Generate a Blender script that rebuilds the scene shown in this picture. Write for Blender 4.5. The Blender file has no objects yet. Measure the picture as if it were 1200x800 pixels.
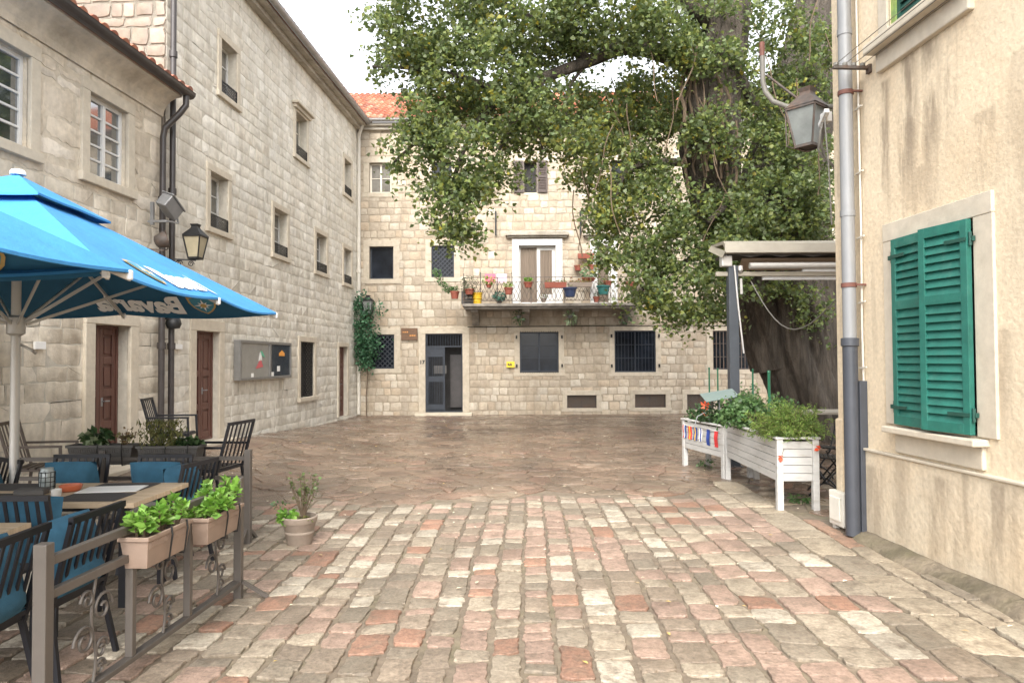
import bpy, math, random
import numpy as np
from mathutils import Vector, Matrix
PI = math.pi
R = math.radians
random.seed(11)
rng = np.random.default_rng(11)
scene = bpy.context.scene
COL = scene.collection

# ------------------------------------------------------------------ camera
F = 840.0                     # focal length in pixels of a 1200 px wide frame
CAMZ = 1.70
cam_data = bpy.data.cameras.new('camera')
cam = bpy.data.objects.new('camera', cam_data)
COL.objects.link(cam)
cam_data.sensor_width = 36.0
cam_data.lens = F / 1200 * 36.0
cam_data.clip_end = 2000
CR = Matrix.Rotation(R(90) + math.atan(22 / F), 3, 'X') @ Matrix.Rotation(R(-0.3), 3, 'Z')
cam.matrix_world = Matrix.Translation((0, 0, CAMZ)) @ CR.to_4x4()
scene.camera = cam

# ------------------------------------------------------------------ light
SUN_EL, SUN_AZ = R(42), R(186)        # azimuth clockwise from +Y
world = bpy.data.worlds.new('World')
scene.world = world
world.use_nodes = True
wn = world.node_tree
wn.nodes.clear()
sky = wn.nodes.new('ShaderNodeTexSky')
sky.sky_type = 'NISHITA'
sky.sun_disc = False
sky.sun_elevation = SUN_EL
sky.sun_rotation = SUN_AZ
sky.dust_density = 3.0
hs = wn.nodes.new('ShaderNodeHueSaturation')     # an overcast, colourless sky
hs.inputs['Saturation'].default_value = 0.16
bg = wn.nodes.new('ShaderNodeBackground')
bg.inputs['Strength'].default_value = 0.15
wo = wn.nodes.new('ShaderNodeOutputWorld')
wn.links.new(sky.outputs[0], hs.inputs['Color'])
wn.links.new(hs.outputs[0], bg.inputs['Color'])
wn.links.new(bg.outputs[0], wo.inputs['Surface'])
sl = bpy.data.lights.new('sun', 'SUN')
sl.energy = 0.85
sl.angle = R(35)
sl.color = (1.0, 0.93, 0.82)
sun = bpy.data.objects.new('sun', sl)
COL.objects.link(sun)
sdir = Vector((math.sin(SUN_AZ) * math.cos(SUN_EL), math.cos(SUN_AZ) * math.cos(SUN_EL), math.sin(SUN_EL)))
sun.rotation_euler = sdir.to_track_quat('Z', 'Y').to_euler()
sun.location = sdir * 60
scene.view_settings.view_transform = 'Standard'
scene.view_settings.look = 'None'
scene.view_settings.exposure = 1.95
scene.view_settings.gamma = 1.0
scene.render.engine = 'CYCLES'
scene.cycles.max_bounces = 8
scene.cycles.diffuse_bounces = 4
scene.cycles.transparent_max_bounces = 12

# ------------------------------------------------------------------ geometry of the view
def ray(px, py):
    return CR @ Vector(((px - 600) / F, (400 - py) / F, -1))
def at(px, py, Y):                      # the point at depth Y seen at a pixel
    d = ray(px, py)
    return Vector((0, 0, CAMZ)) + d * (Y / d.y)
def on_floor(px, py, z=0.0):
    d = ray(px, py)
    return Vector((0, 0, CAMZ)) + d * ((z - CAMZ) / d.z)

def sstep(a, b, x):
    t = min(1.0, max(0.0, (x - a) / (b - a)))
    return t * t * (3 - 2 * t)
def gz(x, y):                           # the yard rises a little towards the left-hand wall
    return 0.24 * sstep(-2.6, -5.2, x) * sstep(20.5, 12.5, y) * sstep(7.2, 10.5, y)

# ------------------------------------------------------------------ mesh builder
class MB:
    def __init__(s):
        s.v = []; s.f = []; s.m = []; s.c = []; s.anyc = False
    def add(s, verts, faces, mi=0, col=None):
        o = len(s.v)
        s.v.extend([tuple(v) for v in verts])
        for f in faces:
            s.f.append([i + o for i in f]); s.m.append(mi)
        if col is not None: s.anyc = True
        s.c.extend([col or (1, 1, 1)] * len(verts))
        return s
    def box(s, a, b, mi=0, col=None, M=None):
        x0, x1 = sorted((a[0], b[0])); y0, y1 = sorted((a[1], b[1])); z0, z1 = sorted((a[2], b[2]))
        V = [(x0,y0,z0),(x1,y0,z0),(x1,y1,z0),(x0,y1,z0),(x0,y0,z1),(x1,y0,z1),(x1,y1,z1),(x0,y1,z1)]
        if M is not None: V = [M @ Vector(v) for v in V]
        return s.add(V, [(0,3,2,1),(4,5,6,7),(0,1,5,4),(1,2,6,5),(2,3,7,6),(3,0,4,7)], mi, col)
    def bar(s, p0, p1, w, h=None, mi=0, up=(0,0,1), col=None):    # a rectangular bar from p0 to p1
        p0, p1 = Vector(p0), Vector(p1); h = h or w
        d = (p1 - p0); L = d.length; d.normalize()
        u = Vector(up)
        if abs(d.dot(u)) > 0.98: u = Vector((0, 1, 0))
        x = d.cross(u).normalized(); z = x.cross(d).normalized()
        M = Matrix((( x.x, d.x, z.x, p0.x), (x.y, d.y, z.y, p0.y), (x.z, d.z, z.z, p0.z), (0,0,0,1)))
        return s.box((-w/2, 0, -h/2), (w/2, L, h/2), mi, col, M)
    def tube(s, pts, r, n=8, mi=0, cap=True, col=None):
        pts = [Vector(p) for p in pts]; k = len(pts)
        rs = r if isinstance(r, (list, tuple)) else [r] * k
        V = []; Fc = []
        ref = Vector((0.13, 0.31, 0.94))
        for i, p in enumerate(pts):
            d = (pts[min(i+1, k-1)] - pts[max(i-1, 0)])
            if d.length < 1e-9: d = Vector((0,0,1))
            d.normalize()
            if i == 0:
                a = d.cross(ref)
                if a.length < 0.1: a = d.cross(Vector((1,0,0)))
                a.normalize()
            else:
                a = (a - d * a.dot(d))
                if a.length < 1e-6: a = d.cross(ref)
                a.normalize()
            b = d.cross(a)
            for j in range(n):
                t = 2 * PI * j / n
                V.append(p + (a * math.cos(t) + b * math.sin(t)) * rs[i])
        for i in range(k - 1):
            for j in range(n):
                j2 = (j + 1) % n
                Fc.append((i*n+j, i*n+j2, (i+1)*n+j2, (i+1)*n+j))
        if cap:
            Fc.append(tuple(range(n-1, -1, -1))); Fc.append(tuple((k-1)*n + j for j in range(n)))
        return s.add(V, Fc, mi, col)
    def lathe(s, prof, c=(0,0,0), n=20, mi=0, col=None, sx=1, sy=1):
        V = []; Fc = []
        for r_, z in prof:
            for j in range(n):
                t = 2 * PI * j / n
                V.append((c[0] + sx*r_*math.cos(t), c[1] + sy*r_*math.sin(t), c[2] + z))
        for i in range(len(prof) - 1):
            for j in range(n):
                j2 = (j + 1) % n
                Fc.append((i*n+j, i*n+j2, (i+1)*n+j2, (i+1)*n+j))
        if prof[0][0] > 1e-4: Fc.append(tuple(range(n-1, -1, -1)))
        if prof[-1][0] > 1e-4: Fc.append(tuple((len(prof)-1)*n + j for j in range(n)))
        return s.add(V, Fc, mi, col)
    def prism(s, poly, f0, f1, mi=0, col=None):       # poly of 2D points, f0/f1 map a 2D point to 3D
        n = len(poly)
        V = [f0(p) for p in poly] + [f1(p) for p in poly]
        Fc = [tuple(range(n-1, -1, -1)), tuple(range(n, 2*n))]
        Fc += [(i, (i+1) % n, n + (i+1) % n, n + i) for i in range(n)]
        return s.add(V, Fc, mi, col)
    def build(s, name, mats, parent=None, smooth=None, bev=None, loc=None):
        me = bpy.data.meshes.new(name)
        me.from_pydata(s.v, [], s.f)
        if not isinstance(mats, (list, tuple)): mats = [mats]
        for m in mats: me.materials.append(m)
        if len(mats) > 1: me.polygons.foreach_set('material_index', s.m)
        if s.anyc:
            at_ = me.color_attributes.new('Col', 'FLOAT_COLOR', 'POINT')
            at_.data.foreach_set('color', np.array([(c[0], c[1], c[2], 1.0) for c in s.c], dtype=np.float32).ravel())
        if smooth is not None:
            me.shade_smooth()
            if smooth < 179: me.set_sharp_from_angle(angle=R(smooth))
        me.update()
        o = bpy.data.objects.new(name, me)
        COL.objects.link(o)
        if parent is not None: o.parent = parent
        if loc is not None: o.location = loc
        if bev:
            b = o.modifiers.new('bevel', 'BEVEL'); b.width = bev; b.segments = 2; b.limit_method = 'ANGLE'; b.angle_limit = R(40)
        return o

def tag(o, label=None, cat=None, group=None, kind=None):
    if label: o['label'] = label
    if cat: o['category'] = cat
    if group: o['group'] = group
    if kind: o['kind'] = kind
    return o
def thing(name, label, cat, loc=(0,0,0), rotz=0.0, group=None, mw=None):
    o = bpy.data.objects.new(name, None); COL.objects.link(o)
    o.empty_display_size = 0.2
    if mw is not None: o.matrix_world = mw
    else:
        o.location = loc; o.rotation_euler = (0, 0, rotz)
    return tag(o, label, cat, group)
def dup(o, loc, rotz, label=None, scale=None):
    def rec(a, par):
        c = a.copy(); COL.objects.link(c)
        if par is not None: c.parent = par
        for ch in kids.get(a.name, []): rec(ch, c)
        return c
    kids = {}
    for q in list(COL.objects):
        if q.parent is not None: kids.setdefault(q.parent.name, []).append(q)
    c = rec(o, None)
    c.location = loc; c.rotation_euler = (0, 0, rotz)
    if scale: c.scale = (scale,) * 3
    if label: c['label'] = label
    return c

# ------------------------------------------------------------------ materials
def mat(name, col, rough=0.7, var=0.12, scale=6.0, bump=0.0, bscale=None, metal=0.0, attr=False, stretch=(1,1,1),
        var2=0.0, scale2=0.8, tint=None, spec=0.5, transl=0.0, rvar=0.0, bdist=0.01, streak=None):
    m = bpy.data.materials.new(name); m.use_nodes = True
    nt = m.node_tree; N = nt.nodes; L = nt.links
    N.clear()
    out = N.new('ShaderNodeOutputMaterial'); p = N.new('ShaderNodeBsdfPrincipled')
    p.inputs['Roughness'].default_value = rough; p.inputs['Metallic'].default_value = metal
    p.inputs['Specular IOR Level'].default_value = spec
    tc = N.new('ShaderNodeTexCoord'); mp = N.new('ShaderNodeMapping')
    mp.inputs['Scale'].default_value = stretch
    L.new(tc.outputs['Object'], mp.inputs['Vector'])
    def noise(sc, det=5.0, rg=0.6):
        n = N.new('ShaderNodeTexNoise'); n.inputs['Scale'].default_value = sc; n.inputs['Detail'].default_value = det
        n.inputs['Roughness'].default_value = rg
        L.new(mp.outputs[0], n.inputs['Vector']); return n
    def ramp(src, a, b, lo=0.3, hi=0.7):
        r = N.new('ShaderNodeMapRange'); r.inputs['From Min'].default_value = lo; r.inputs['From Max'].default_value = hi
        r.inputs['To Min'].default_value = a; r.inputs['To Max'].default_value = b
        L.new(src, r.inputs['Value']); return r.outputs[0]
    base = N.new('ShaderNodeRGB'); base.outputs[0].default_value = (*col, 1)
    cur = base.outputs[0]
    if attr:
        a = N.new('ShaderNodeAttribute'); a.attribute_name = 'Col'
        mx = N.new('ShaderNodeMix'); mx.data_type = 'RGBA'; mx.blend_type = 'MULTIPLY'; mx.inputs[0].default_value = 1
        L.new(cur, mx.inputs[6]); L.new(a.outputs['Color'], mx.inputs[7]); cur = mx.outputs[2]
    if tint is not None:                                   # blotches of a second colour
        mx = N.new('ShaderNodeMix'); mx.data_type = 'RGBA'
        n2 = noise(tint[1], 6.0, 0.65)
        L.new(ramp(n2.outputs['Fac'], 0.0, tint[2], tint[3] if len(tint) > 3 else 0.45, 0.75), mx.inputs[0])
        mx.inputs[7].default_value = (*tint[0], 1); L.new(cur, mx.inputs[6]); cur = mx.outputs[2]
    if streak is not None:                                 # rain runs: narrow, tall stains of their own shape
        m2 = N.new('ShaderNodeMapping'); m2.inputs['Scale'].default_value = (2.4, 2.4, 0.20); L.new(tc.outputs['Object'], m2.inputs['Vector'])
        n4 = N.new('ShaderNodeTexNoise'); n4.inputs['Scale'].default_value = streak[1]; n4.inputs['Detail'].default_value = 7; n4.inputs['Roughness'].default_value = 0.62
        L.new(m2.outputs[0], n4.inputs['Vector'])
        mx = N.new('ShaderNodeMix'); mx.data_type = 'RGBA'; L.new(ramp(n4.outputs['Fac'], 0.0, streak[2], 0.50, 0.68), mx.inputs[0])
        mx.inputs[7].default_value = (*streak[0], 1); L.new(cur, mx.inputs[6]); cur = mx.outputs[2]
    for (vv, ss) in ((var, scale), (var2, scale2)):
        if vv:
            n1 = noise(ss)
            vm = N.new('ShaderNodeVectorMath'); vm.operation = 'SCALE'
            L.new(cur, vm.inputs[0]); L.new(ramp(n1.outputs['Fac'], 1 - vv, 1 + vv), vm.inputs['Scale']); cur = vm.outputs[0]
    L.new(cur, p.inputs['Base Color'])
    if rvar:
        n3 = noise(0.9, 4.0)
        L.new(ramp(n3.outputs['Fac'], max(0.04, rough - rvar), min(1, rough + rvar), 0.38, 0.62), p.inputs['Roughness'])
    if bump:
        nb = noise(bscale or scale * 4, 6.0, 0.65)
        b = N.new('ShaderNodeBump'); b.inputs['Strength'].default_value = bump; b.inputs['Distance'].default_value = bdist
        L.new(nb.outputs['Fac'], b.inputs['Height']); L.new(b.outputs[0], p.inputs['Normal'])
    sh = p.outputs[0]
    if transl:
        t = N.new('ShaderNodeBsdfTranslucent'); L.new(cur, t.inputs['Color'])
        ms = N.new('ShaderNodeMixShader'); ms.inputs[0].default_value = transl
        L.new(sh, ms.inputs[1]); L.new(t.outputs[0], ms.inputs[2]); sh = ms.outputs[0]
    L.new(sh, out.inputs['Surface'])
    return m

def plaster_mat(col=None):
    """Old cream plaster: broad patches, brown water streaks below the upper sill and rain marks."""
    m = mat('cream_plaster', (0.66, 0.55, 0.395), rough=0.9, var=0.13, scale=24, bump=0.7, bscale=20, var2=0.10, scale2=0.7,
            tint=((0.54, 0.40, 0.25), 0.8, 0.65), bdist=0.012)
    nt = m.node_tree; N = nt.nodes; L = nt.links
    if col: [n for n in N if n.type == 'RGB'][0].outputs[0].default_value = (*col, 1); m.name = 'grey_cream_plinth_plaster'
    p = [n for n in N if n.type == 'BSDF_PRINCIPLED'][0]
    src = p.inputs['Base Color'].links[0].from_socket
    tc = [n for n in N if n.type == 'TEX_COORD'][0]
    sx = N.new('ShaderNodeSeparateXYZ'); L.new(tc.outputs['Object'], sx.inputs[0])
    mp = N.new('ShaderNodeMapping'); mp.inputs['Scale'].default_value = (3.0, 1, 0.55)
    L.new(tc.outputs['Object'], mp.inputs['Vector'])
    n = N.new('ShaderNodeTexNoise'); n.inputs['Scale'].default_value = 2.0; n.inputs['Detail'].default_value = 7; n.inputs['Roughness'].default_value = 0.6
    L.new(mp.outputs[0], n.inputs['Vector'])
    def M2(op, a, b=None, c=None):
        q = N.new('ShaderNodeMath'); q.operation = op
        for i, v in enumerate((a, b, c)):
            if v is None: continue
            if isinstance(v, (int, float)): q.inputs[i].default_value = v
            else: L.new(v, q.inputs[i])
        return q.outputs[0]
    def ss(v, a, b):
        q = N.new('ShaderNodeMapRange'); q.interpolation_type = 'SMOOTHSTEP'; q.inputs['From Min'].default_value = a; q.inputs['From Max'].default_value = b
        L.new(v, q.inputs['Value']); return q.outputs[0]
    wob = M2('MULTIPLY', M2('SUBTRACT', n.outputs['Fac'], 0.5), 0.34)
    X = M2('ADD', sx.outputs['X'], wob); Z = sx.outputs['Z']; tot = None
    for (x, w, z0, z1, k) in STREAKS:                      # x, half width, foot, top, strength
        v = M2('ABSOLUTE', M2('SUBTRACT', X, x)); v = M2('SUBTRACT', 1.0, ss(v, w*0.25, w))
        zz = M2('ADD', Z, M2('MULTIPLY', wob, 3.0))
        v = M2('MULTIPLY', M2('MULTIPLY', v, ss(zz, z0, z0 + (z1 - z0)*.7)), M2('SUBTRACT', 1.0, ss(Z, z1 - .02, z1 + .03)))
        v = M2('MULTIPLY', v, k); tot = v if tot is None else M2('MAXIMUM', tot, v)
    mu = M2('MULTIPLY', tot, ss(n.outputs['Fac'], 0.32, 0.56))
    mx = N.new('ShaderNodeMix'); mx.data_type = 'RGBA'; mx.inputs[7].default_value = (0.215, 0.165, 0.115, 1)
    L.new(mu, mx.inputs[0]); L.new(src, mx.inputs[6]); L.new(mx.outputs[2], p.inputs['Base Color'])
    return m
# rain streaks on the plastered house, in wall coordinates
STREAKS = [(0.70, .20, 2.75, 4.29, .85), (1.02, .15, 2.85, 4.29, .75), (0.36, .11, 2.7, 4.2, .75), (1.24, .10, 3.2, 4.29, .6), (-0.02, .10, 3.2, 4.35, .45), (.86, .35, 2.72, 3.3, .4), (1.6, .22, 2.6, 3.5, .4),
           (1.66, .22, 1.0, 1.9, .5), (0.36, .16, .9, 1.35, .5), (1.72, .22, -.5, .80, .55), (2.4, .4, -.2, 1.2, .4), (1.1, .35, -.5, .75, .5), (0.1, .3, -.5, .7, .5), (.55, .18, -.3, .8, .4), (1.35, .12, .0, .82, .45),
           (1.95, .2, 2.0, 3.8, .25), (-.45, .05, 0.2, 5, .35), (2.6, .25, 2.6, 5, .35), (0.15, .05, 1.0, 2.6, .2)]

MT = {}
MT['mortar'] = mat('lime_mortar', (0.315, 0.265, 0.20), 0.95, 0.15, 10, 0.4, 40)
MT['mortar_pale'] = mat('pale_lime_mortar', (0.50, 0.46, 0.385), 0.95, 0.13, 10, 0.4, 40)
MT['stone'] = mat('limestone_blocks', (1, 1, 1), 0.88, 0.15, 9, 0.8, 22, attr=True, var2=0.14, scale2=0.5, tint=((0.31, 0.235, 0.155), 1.3, 0.6, 0.48), streak=((0.235, 0.185, 0.13), 0.9, 0.5))
MT['stone_clean'] = mat('pale_limestone_blocks', (1, 1, 1), 0.88, 0.14, 9, 0.7, 24, attr=True, var2=0.12, scale2=0.45, tint=((0.40, 0.36, 0.285), 1.5, 0.6, 0.47), streak=((0.34, 0.30, 0.235), 1.0, 0.5))
MT['surround'] = mat('dressed_limestone', (0.53, 0.47, 0.375), 0.85, 0.10, 9, 0.25, 30, tint=((0.40, 0.33, 0.24), 2.2, 0.4))
MT['surround_far'] = mat('weathered_limestone_trim', (0.45, 0.392, 0.308), 0.87, 0.13, 9, 0.4, 26, tint=((0.31, 0.25, 0.18), 2.2, 0.5, 0.48))
MT['plaster'] = plaster_mat()
MT['plinth'] = plaster_mat((0.60, 0.51, 0.38))
MT['plaster_low'] = mat('grey_cream_plaster', (0.60, 0.525, 0.415), 0.9, 0.14, 7, 0.9, 7, var2=0.14, scale2=0.9, tint=((0.33, 0.275, 0.20), 1.5, 0.75, 0.47), bdist=0.03)
MT['white_paint'] = mat('white_paint', (0.62, 0.61, 0.585), 0.45, 0.05, 8)
MT['white_wood'] = mat('white_painted_wood', (0.50, 0.49, 0.465), 0.55, 0.10, 5, 0.3, 40, stretch=(1, 1, 5), tint=((0.33, 0.29, 0.23), 3.5, 0.7, 0.55))
MT['cream_frame'] = mat('cream_window_paint', (0.68, 0.63, 0.53), 0.6, 0.1, 8)
MT['glass'] = mat('dark_window_glass', (0.045, 0.055, 0.06), 0.06, 0.5, 2.0, spec=0.9)
MT['glass_dim'] = mat('dusty_dark_glass', (0.012, 0.015, 0.021), 0.12, 0.6, 2.0, spec=0.22)
[q for q in MT['glass'].node_tree.nodes if q.type == 'BSDF_PRINCIPLED'][0].inputs['IOR'].default_value = 2.3
MT['glass_pale'] = mat('curtained_window_glass', (0.17, 0.16, 0.14), 0.12, 0.35, 3.0, spec=0.8)
MT['dark_in'] = mat('dark_interior', (0.035, 0.033, 0.032), 0.9, 0.2)
MT['navy_iron'] = mat('navy_painted_iron', (0.015, 0.021, 0.032), 0.5, 0.2, 10)
MT['iron'] = mat('black_wrought_iron', (0.018, 0.018, 0.018), 0.5, 0.25, 12, metal=0.3)
MT['rust_iron'] = mat('weathered_iron', (0.10, 0.085, 0.075), 0.65, 0.25, 14, metal=0.3, tint=((0.2, 0.09, 0.04), 8, 0.5))
MT['brown_door'] = mat('brown_door_wood', (0.115, 0.050, 0.036), 0.5, 0.25, 3, 0.25, 18, stretch=(6, 6, 0.7))
MT['dark_brown'] = mat('dark_brown_shutter_paint', (0.06, 0.04, 0.033), 0.55, 0.2, 8)
MT['green_shutter'] = mat('green_shutter_paint', (0.016, 0.125, 0.096), 0.5, 0.16, 9, 0.25, 40, var2=0.14, tint=((0.07, 0.17, 0.14), 7, 0.5, 0.55))
MT['green_dark'] = mat('dark_green_slat_paint', (0.012, 0.06, 0.045), 0.5, 0.2, 6)
MT['green_frame'] = mat('moss_green_window_paint', (0.22, 0.30, 0.08), 0.6, 0.3, 8, tint=((0.05, 0.14, 0.08), 6, 0.7))
MT['tile'] = mat('terracotta_roof_tile', (1, 1, 1), 0.8, 0.2, 10, 0.3, 30, attr=True)
MT['zinc'] = mat('grey_zinc_gutter', (0.30, 0.29, 0.28), 0.5, 0.15, 5, metal=0.4)
MT['brown_metal'] = mat('dark_brown_gutter_paint', (0.045, 0.038, 0.036), 0.38, 0.2, 6)
MT['pipe_grey'] = mat('pale_grey_pipe', (0.235, 0.24, 0.245), 0.5, 0.10, 5, metal=0.1, tint=((0.30, 0.29, 0.27), 3, 0.4), stretch=(1, 1, 0.4))
MT['pipe_dark'] = mat('charcoal_pipe', (0.055, 0.06, 0.072), 0.4, 0.12, 5)
MT['pipe_pale'] = mat('pale_wall_pipe', (0.60, 0.56, 0.49), 0.5, 0.08, 5)
MT['red_band'] = mat('rusty_red_pipe_band', (0.145, 0.058, 0.042), 0.7, 0.2, 12)
MT['concrete'] = mat('old_concrete', (0.36, 0.325, 0.27), 0.92, 0.18, 5, 0.5, 24, tint=((0.20, 0.17, 0.125), 1.8, 0.7, 0.5), var2=0.18)
MT['kerb'] = mat('mossy_kerb_concrete', (0.17, 0.138, 0.098), 0.95, 0.3, 9, 1.0, 14, tint=((0.095, 0.085, 0.045), 2.2, 0.85, 0.44), var2=0.3, scale2=1.6, bdist=0.03)
MT['ground'] = mat('packed_earth_and_mortar', (0.175, 0.138, 0.10), 0.95, 0.3, 14, 0.8, 40, tint=((0.10, 0.10, 0.045), 1.6, 0.6, 0.5), var2=0.2)
MT['cobble'] = mat('worn_limestone_setts', (1, 1, 1), 0.58, 0.30, 42, 1.0, 34, attr=True, tint=((0.15, 0.115, 0.083), 9.0, 0.9, 0.465), var2=0.22, scale2=1.3, rvar=0.16, bdist=0.012)
MT['flag'] = mat('wet_flagstone', (0.70, 0.66, 0.63), 0.25, 0.26, 18, 0.55, 22, attr=True, tint=((0.085, 0.064, 0.046), 1.4, 0.75, 0.44), var2=0.34, scale2=0.5, rvar=0.2, bdist=0.015)
MT['terrace_metal'] = mat('taupe_painted_steel', (0.112, 0.098, 0.086), 0.42, 0.1, 8, metal=0.2)
MT['chair_metal'] = mat('dark_chair_steel', (0.014, 0.014, 0.018), 0.45, 0.2, 10, metal=0.2)
MT['chair_brown'] = mat('brown_chair_steel', (0.085, 0.062, 0.048), 0.5, 0.2, 10, metal=0.15)
MT['cushion'] = mat('blue_cushion_fabric', (0.030, 0.108, 0.175), 0.9, 0.14, 14, 0.3, 160)
MT['cushion_pale'] = mat('sand_seat_cushion_fabric', (0.55, 0.48, 0.38), 0.9, 0.1, 14, 0.3, 160)
MT['table_wood'] = mat('bleached_table_wood', (0.52, 0.40, 0.27), 0.6, 0.18, 4, 0.2, 30, stretch=(1, 8, 1), tint=((0.30, 0.21, 0.14), 3, 0.5))
MT['mat_dark'] = mat('charcoal_place_mat', (0.055, 0.05, 0.048), 0.85, 0.15, 60, 0.3, 200)
MT['paper'] = mat('white_paper', (0.78, 0.77, 0.74), 0.7, 0.04, 5)
MT['paper_red'] = mat('red_printed_paper', (0.55, 0.11, 0.12), 0.6, 0.1, 5)
MT['paper_green'] = mat('green_printed_paper', (0.10, 0.40, 0.25), 0.6, 0.1, 5)
MT['paper_orange'] = mat('orange_printed_paper', (0.75, 0.33, 0.06), 0.6, 0.1, 5)
MT['board_grey'] = mat('grey_notice_backing', (0.25, 0.245, 0.225), 0.25, 0.1, 5, spec=0.7)
MT['board_navy'] = mat('navy_notice_backing', (0.022, 0.035, 0.05), 0.15, 0.2, 5, spec=0.8)
MT['board_frame'] = mat('grey_aluminium_frame', (0.21, 0.205, 0.195), 0.45, 0.1, 8, metal=0.3)
MT['canvas'] = mat('blue_canvas', (0.040, 0.235, 0.53), 0.8, 0.08, 5, 0.45, 5, var2=0.09, scale2=1.6, bdist=0.03)
MT['shaded_underside'] = mat('shade_darkened_canvas', (0.018, 0.115, 0.225), 0.85, 0.06, 5, 0.3, 5, bdist=0.02)  # canopy blue darkened: the shade under the parasol put into the colour
MT['canvas_white'] = mat('white_canvas_print', (0.90, 0.92, 0.94), 0.75, 0.05, 8)
MT['canvas_gold'] = mat('gold_canvas_print', (0.52, 0.36, 0.14), 0.7, 0.1, 8)
MT['canvas_teal'] = mat('teal_canvas_print', (0.06, 0.27, 0.40), 0.7, 0.1, 8)
MT['pole'] = mat('pale_grey_aluminium', (0.55, 0.53, 0.50), 0.42, 0.06, 6, metal=0.3)
MT['terracotta'] = mat('terracotta_plastic', (0.27, 0.078, 0.05), 0.65, 0.12, 9)
MT['box_beige'] = mat('beige_plastic_planter', (0.29, 0.212, 0.165), 0.6, 0.10, 9, 0.1, 40, tint=((0.28, 0.19, 0.14), 4, 0.45))
MT['pot_taupe'] = mat('taupe_clay_pot', (0.29, 0.235, 0.19), 0.75, 0.14, 9, 0.3, 40, tint=((0.19, 0.155, 0.125), 5, 0.5))
MT['planter_dark'] = mat('dark_grey_planter', (0.075, 0.07, 0.065), 0.6, 0.15, 9)
MT['yellow'] = mat('yellow_plastic', (0.60, 0.37, 0.02), 0.4, 0.08, 8)
MT['blue_plastic'] = mat('dark_blue_plastic', (0.03, 0.045, 0.10), 0.4, 0.1, 8)
MT['green_plastic'] = mat('green_plastic', (0.012, 0.10, 0.05), 0.4, 0.1, 8)
MT['teal_plastic'] = mat('teal_plastic', (0.03, 0.15, 0.14), 0.4, 0.1, 8)
MT['pink'] = mat('pink_towel', (0.80, 0.17, 0.26), 0.95, 0.1, 30, 0.3, 100)
MT['pale_pink'] = mat('pale_pink_towel', (0.82, 0.58, 0.68), 0.95, 0.12, 30, 0.3, 100)
MT['soil'] = mat('potting_soil', (0.05, 0.035, 0.022), 0.95, 0.3, 30, 0.6, 60)
MT['bark'] = mat('grey_brown_bark', (0.088, 0.072, 0.057), 0.95, 0.5, 4, 1.0, 5, stretch=(2.6, 2.6, 0.32), var2=0.35, scale2=1.6, bdist=0.16)
MT['twig'] = mat('brown_twig', (0.12, 0.085, 0.055), 0.9, 0.2, 20)
MT['leaf'] = mat('tree_leaves', (1, 1, 1), 0.5, 0.0, 5, attr=True, transl=0.45, spec=0.45)
MT['leaf_bright'] = mat('bright_green_leaves', (1, 1, 1), 0.5, 0.0, 5, attr=True, transl=0.3)
MT['slab'] = mat('weathered_dark_concrete', (0.20, 0.18, 0.155), 0.92, 0.25, 6, 0.5, 24, tint=((0.34, 0.31, 0.26), 1.7, 0.7, 0.52), var2=0.2)
MT['awning_cream'] = mat('cream_awning_metal', (0.31, 0.28, 0.225), 0.5, 0.08, 4, tint=((0.35, 0.31, 0.25), 2, 0.4))
MT['awning_dark'] = mat('dark_awning_fabric', (0.07, 0.062, 0.055), 0.9, 0.15, 8)
MT['awning_tan'] = mat('tan_awning_fabric', (0.42, 0.33, 0.25), 0.9, 0.1, 8)
MT['slate_post'] = mat('slate_grey_post_paint', (0.060, 0.068, 0.080), 0.5, 0.1, 6)
MT['lamp_glass'] = mat('frosted_lantern_glass', (0.25, 0.265, 0.25), 0.3, 0.2, 6, transl=0.25)
MT['lamp_glass_warm'] = mat('amber_frosted_glass', (0.48, 0.42, 0.29), 0.25, 0.12, 6, transl=0.25)
MT['flood_grey'] = mat('grey_floodlight_housing', (0.22, 0.22, 0.22), 0.45, 0.1, 8, metal=0.3)
MT['flood_glass'] = mat('floodlight_glass', (0.62, 0.66, 0.70), 0.12, 0.05, 8, spec=0.9)
MT['sign_brown'] = mat('brown_wooden_sign', (0.13, 0.075, 0.045), 0.8, 0.25, 9, 0.3, 30, stretch=(1, 1, 5))
MT['sign_yellow'] = mat('yellow_sign_enamel', (0.78, 0.58, 0.03), 0.4, 0.05, 8)
MT['sign_orange'] = mat('orange_letter_paint', (0.60, 0.26, 0.06), 0.6, 0.1, 8)
MT['ink'] = mat('black_ink', (0.02, 0.02, 0.02), 0.6, 0.0)
MT['curtain'] = mat('brown_curtain_fabric', (0.165, 0.128, 0.097), 0.9, 0.22, 3, 0.3, 12, stretch=(9, 9, 0.3))
MT['cable'] = mat('grey_cable', (0.16, 0.15, 0.13), 0.6, 0.1, 8)
MT['clay'] = mat('red_clay_ashtray', (0.48, 0.13, 0.06), 0.5, 0.1, 8)
MT['jar'] = mat('clear_jar_glass', (0.45, 0.50, 0.50), 0.08, 0.1, 5, transl=0.4, spec=0.9)
MT['flag_red'] = mat('red_flag_cloth', (0.62, 0.04, 0.04), 0.85, 0.1, 9)
MT['flag_blue'] = mat('blue_flag_cloth', (0.02, 0.05, 0.25), 0.85, 0.1, 9)
MT['flag_yellow'] = mat('yellow_flag_cloth', (0.75, 0.45, 0.03), 0.85, 0.1, 9)
MT['flag_white'] = mat('white_flag_cloth', (0.78, 0.78, 0.78), 0.85, 0.05, 9)
MT['flower'] = mat('orange_red_petals', (0.75, 0.10, 0.03), 0.6, 0.2, 20)
MT['meter_white'] = mat('white_plastic_box', (0.72, 0.69, 0.61), 0.5, 0.06, 6)
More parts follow.
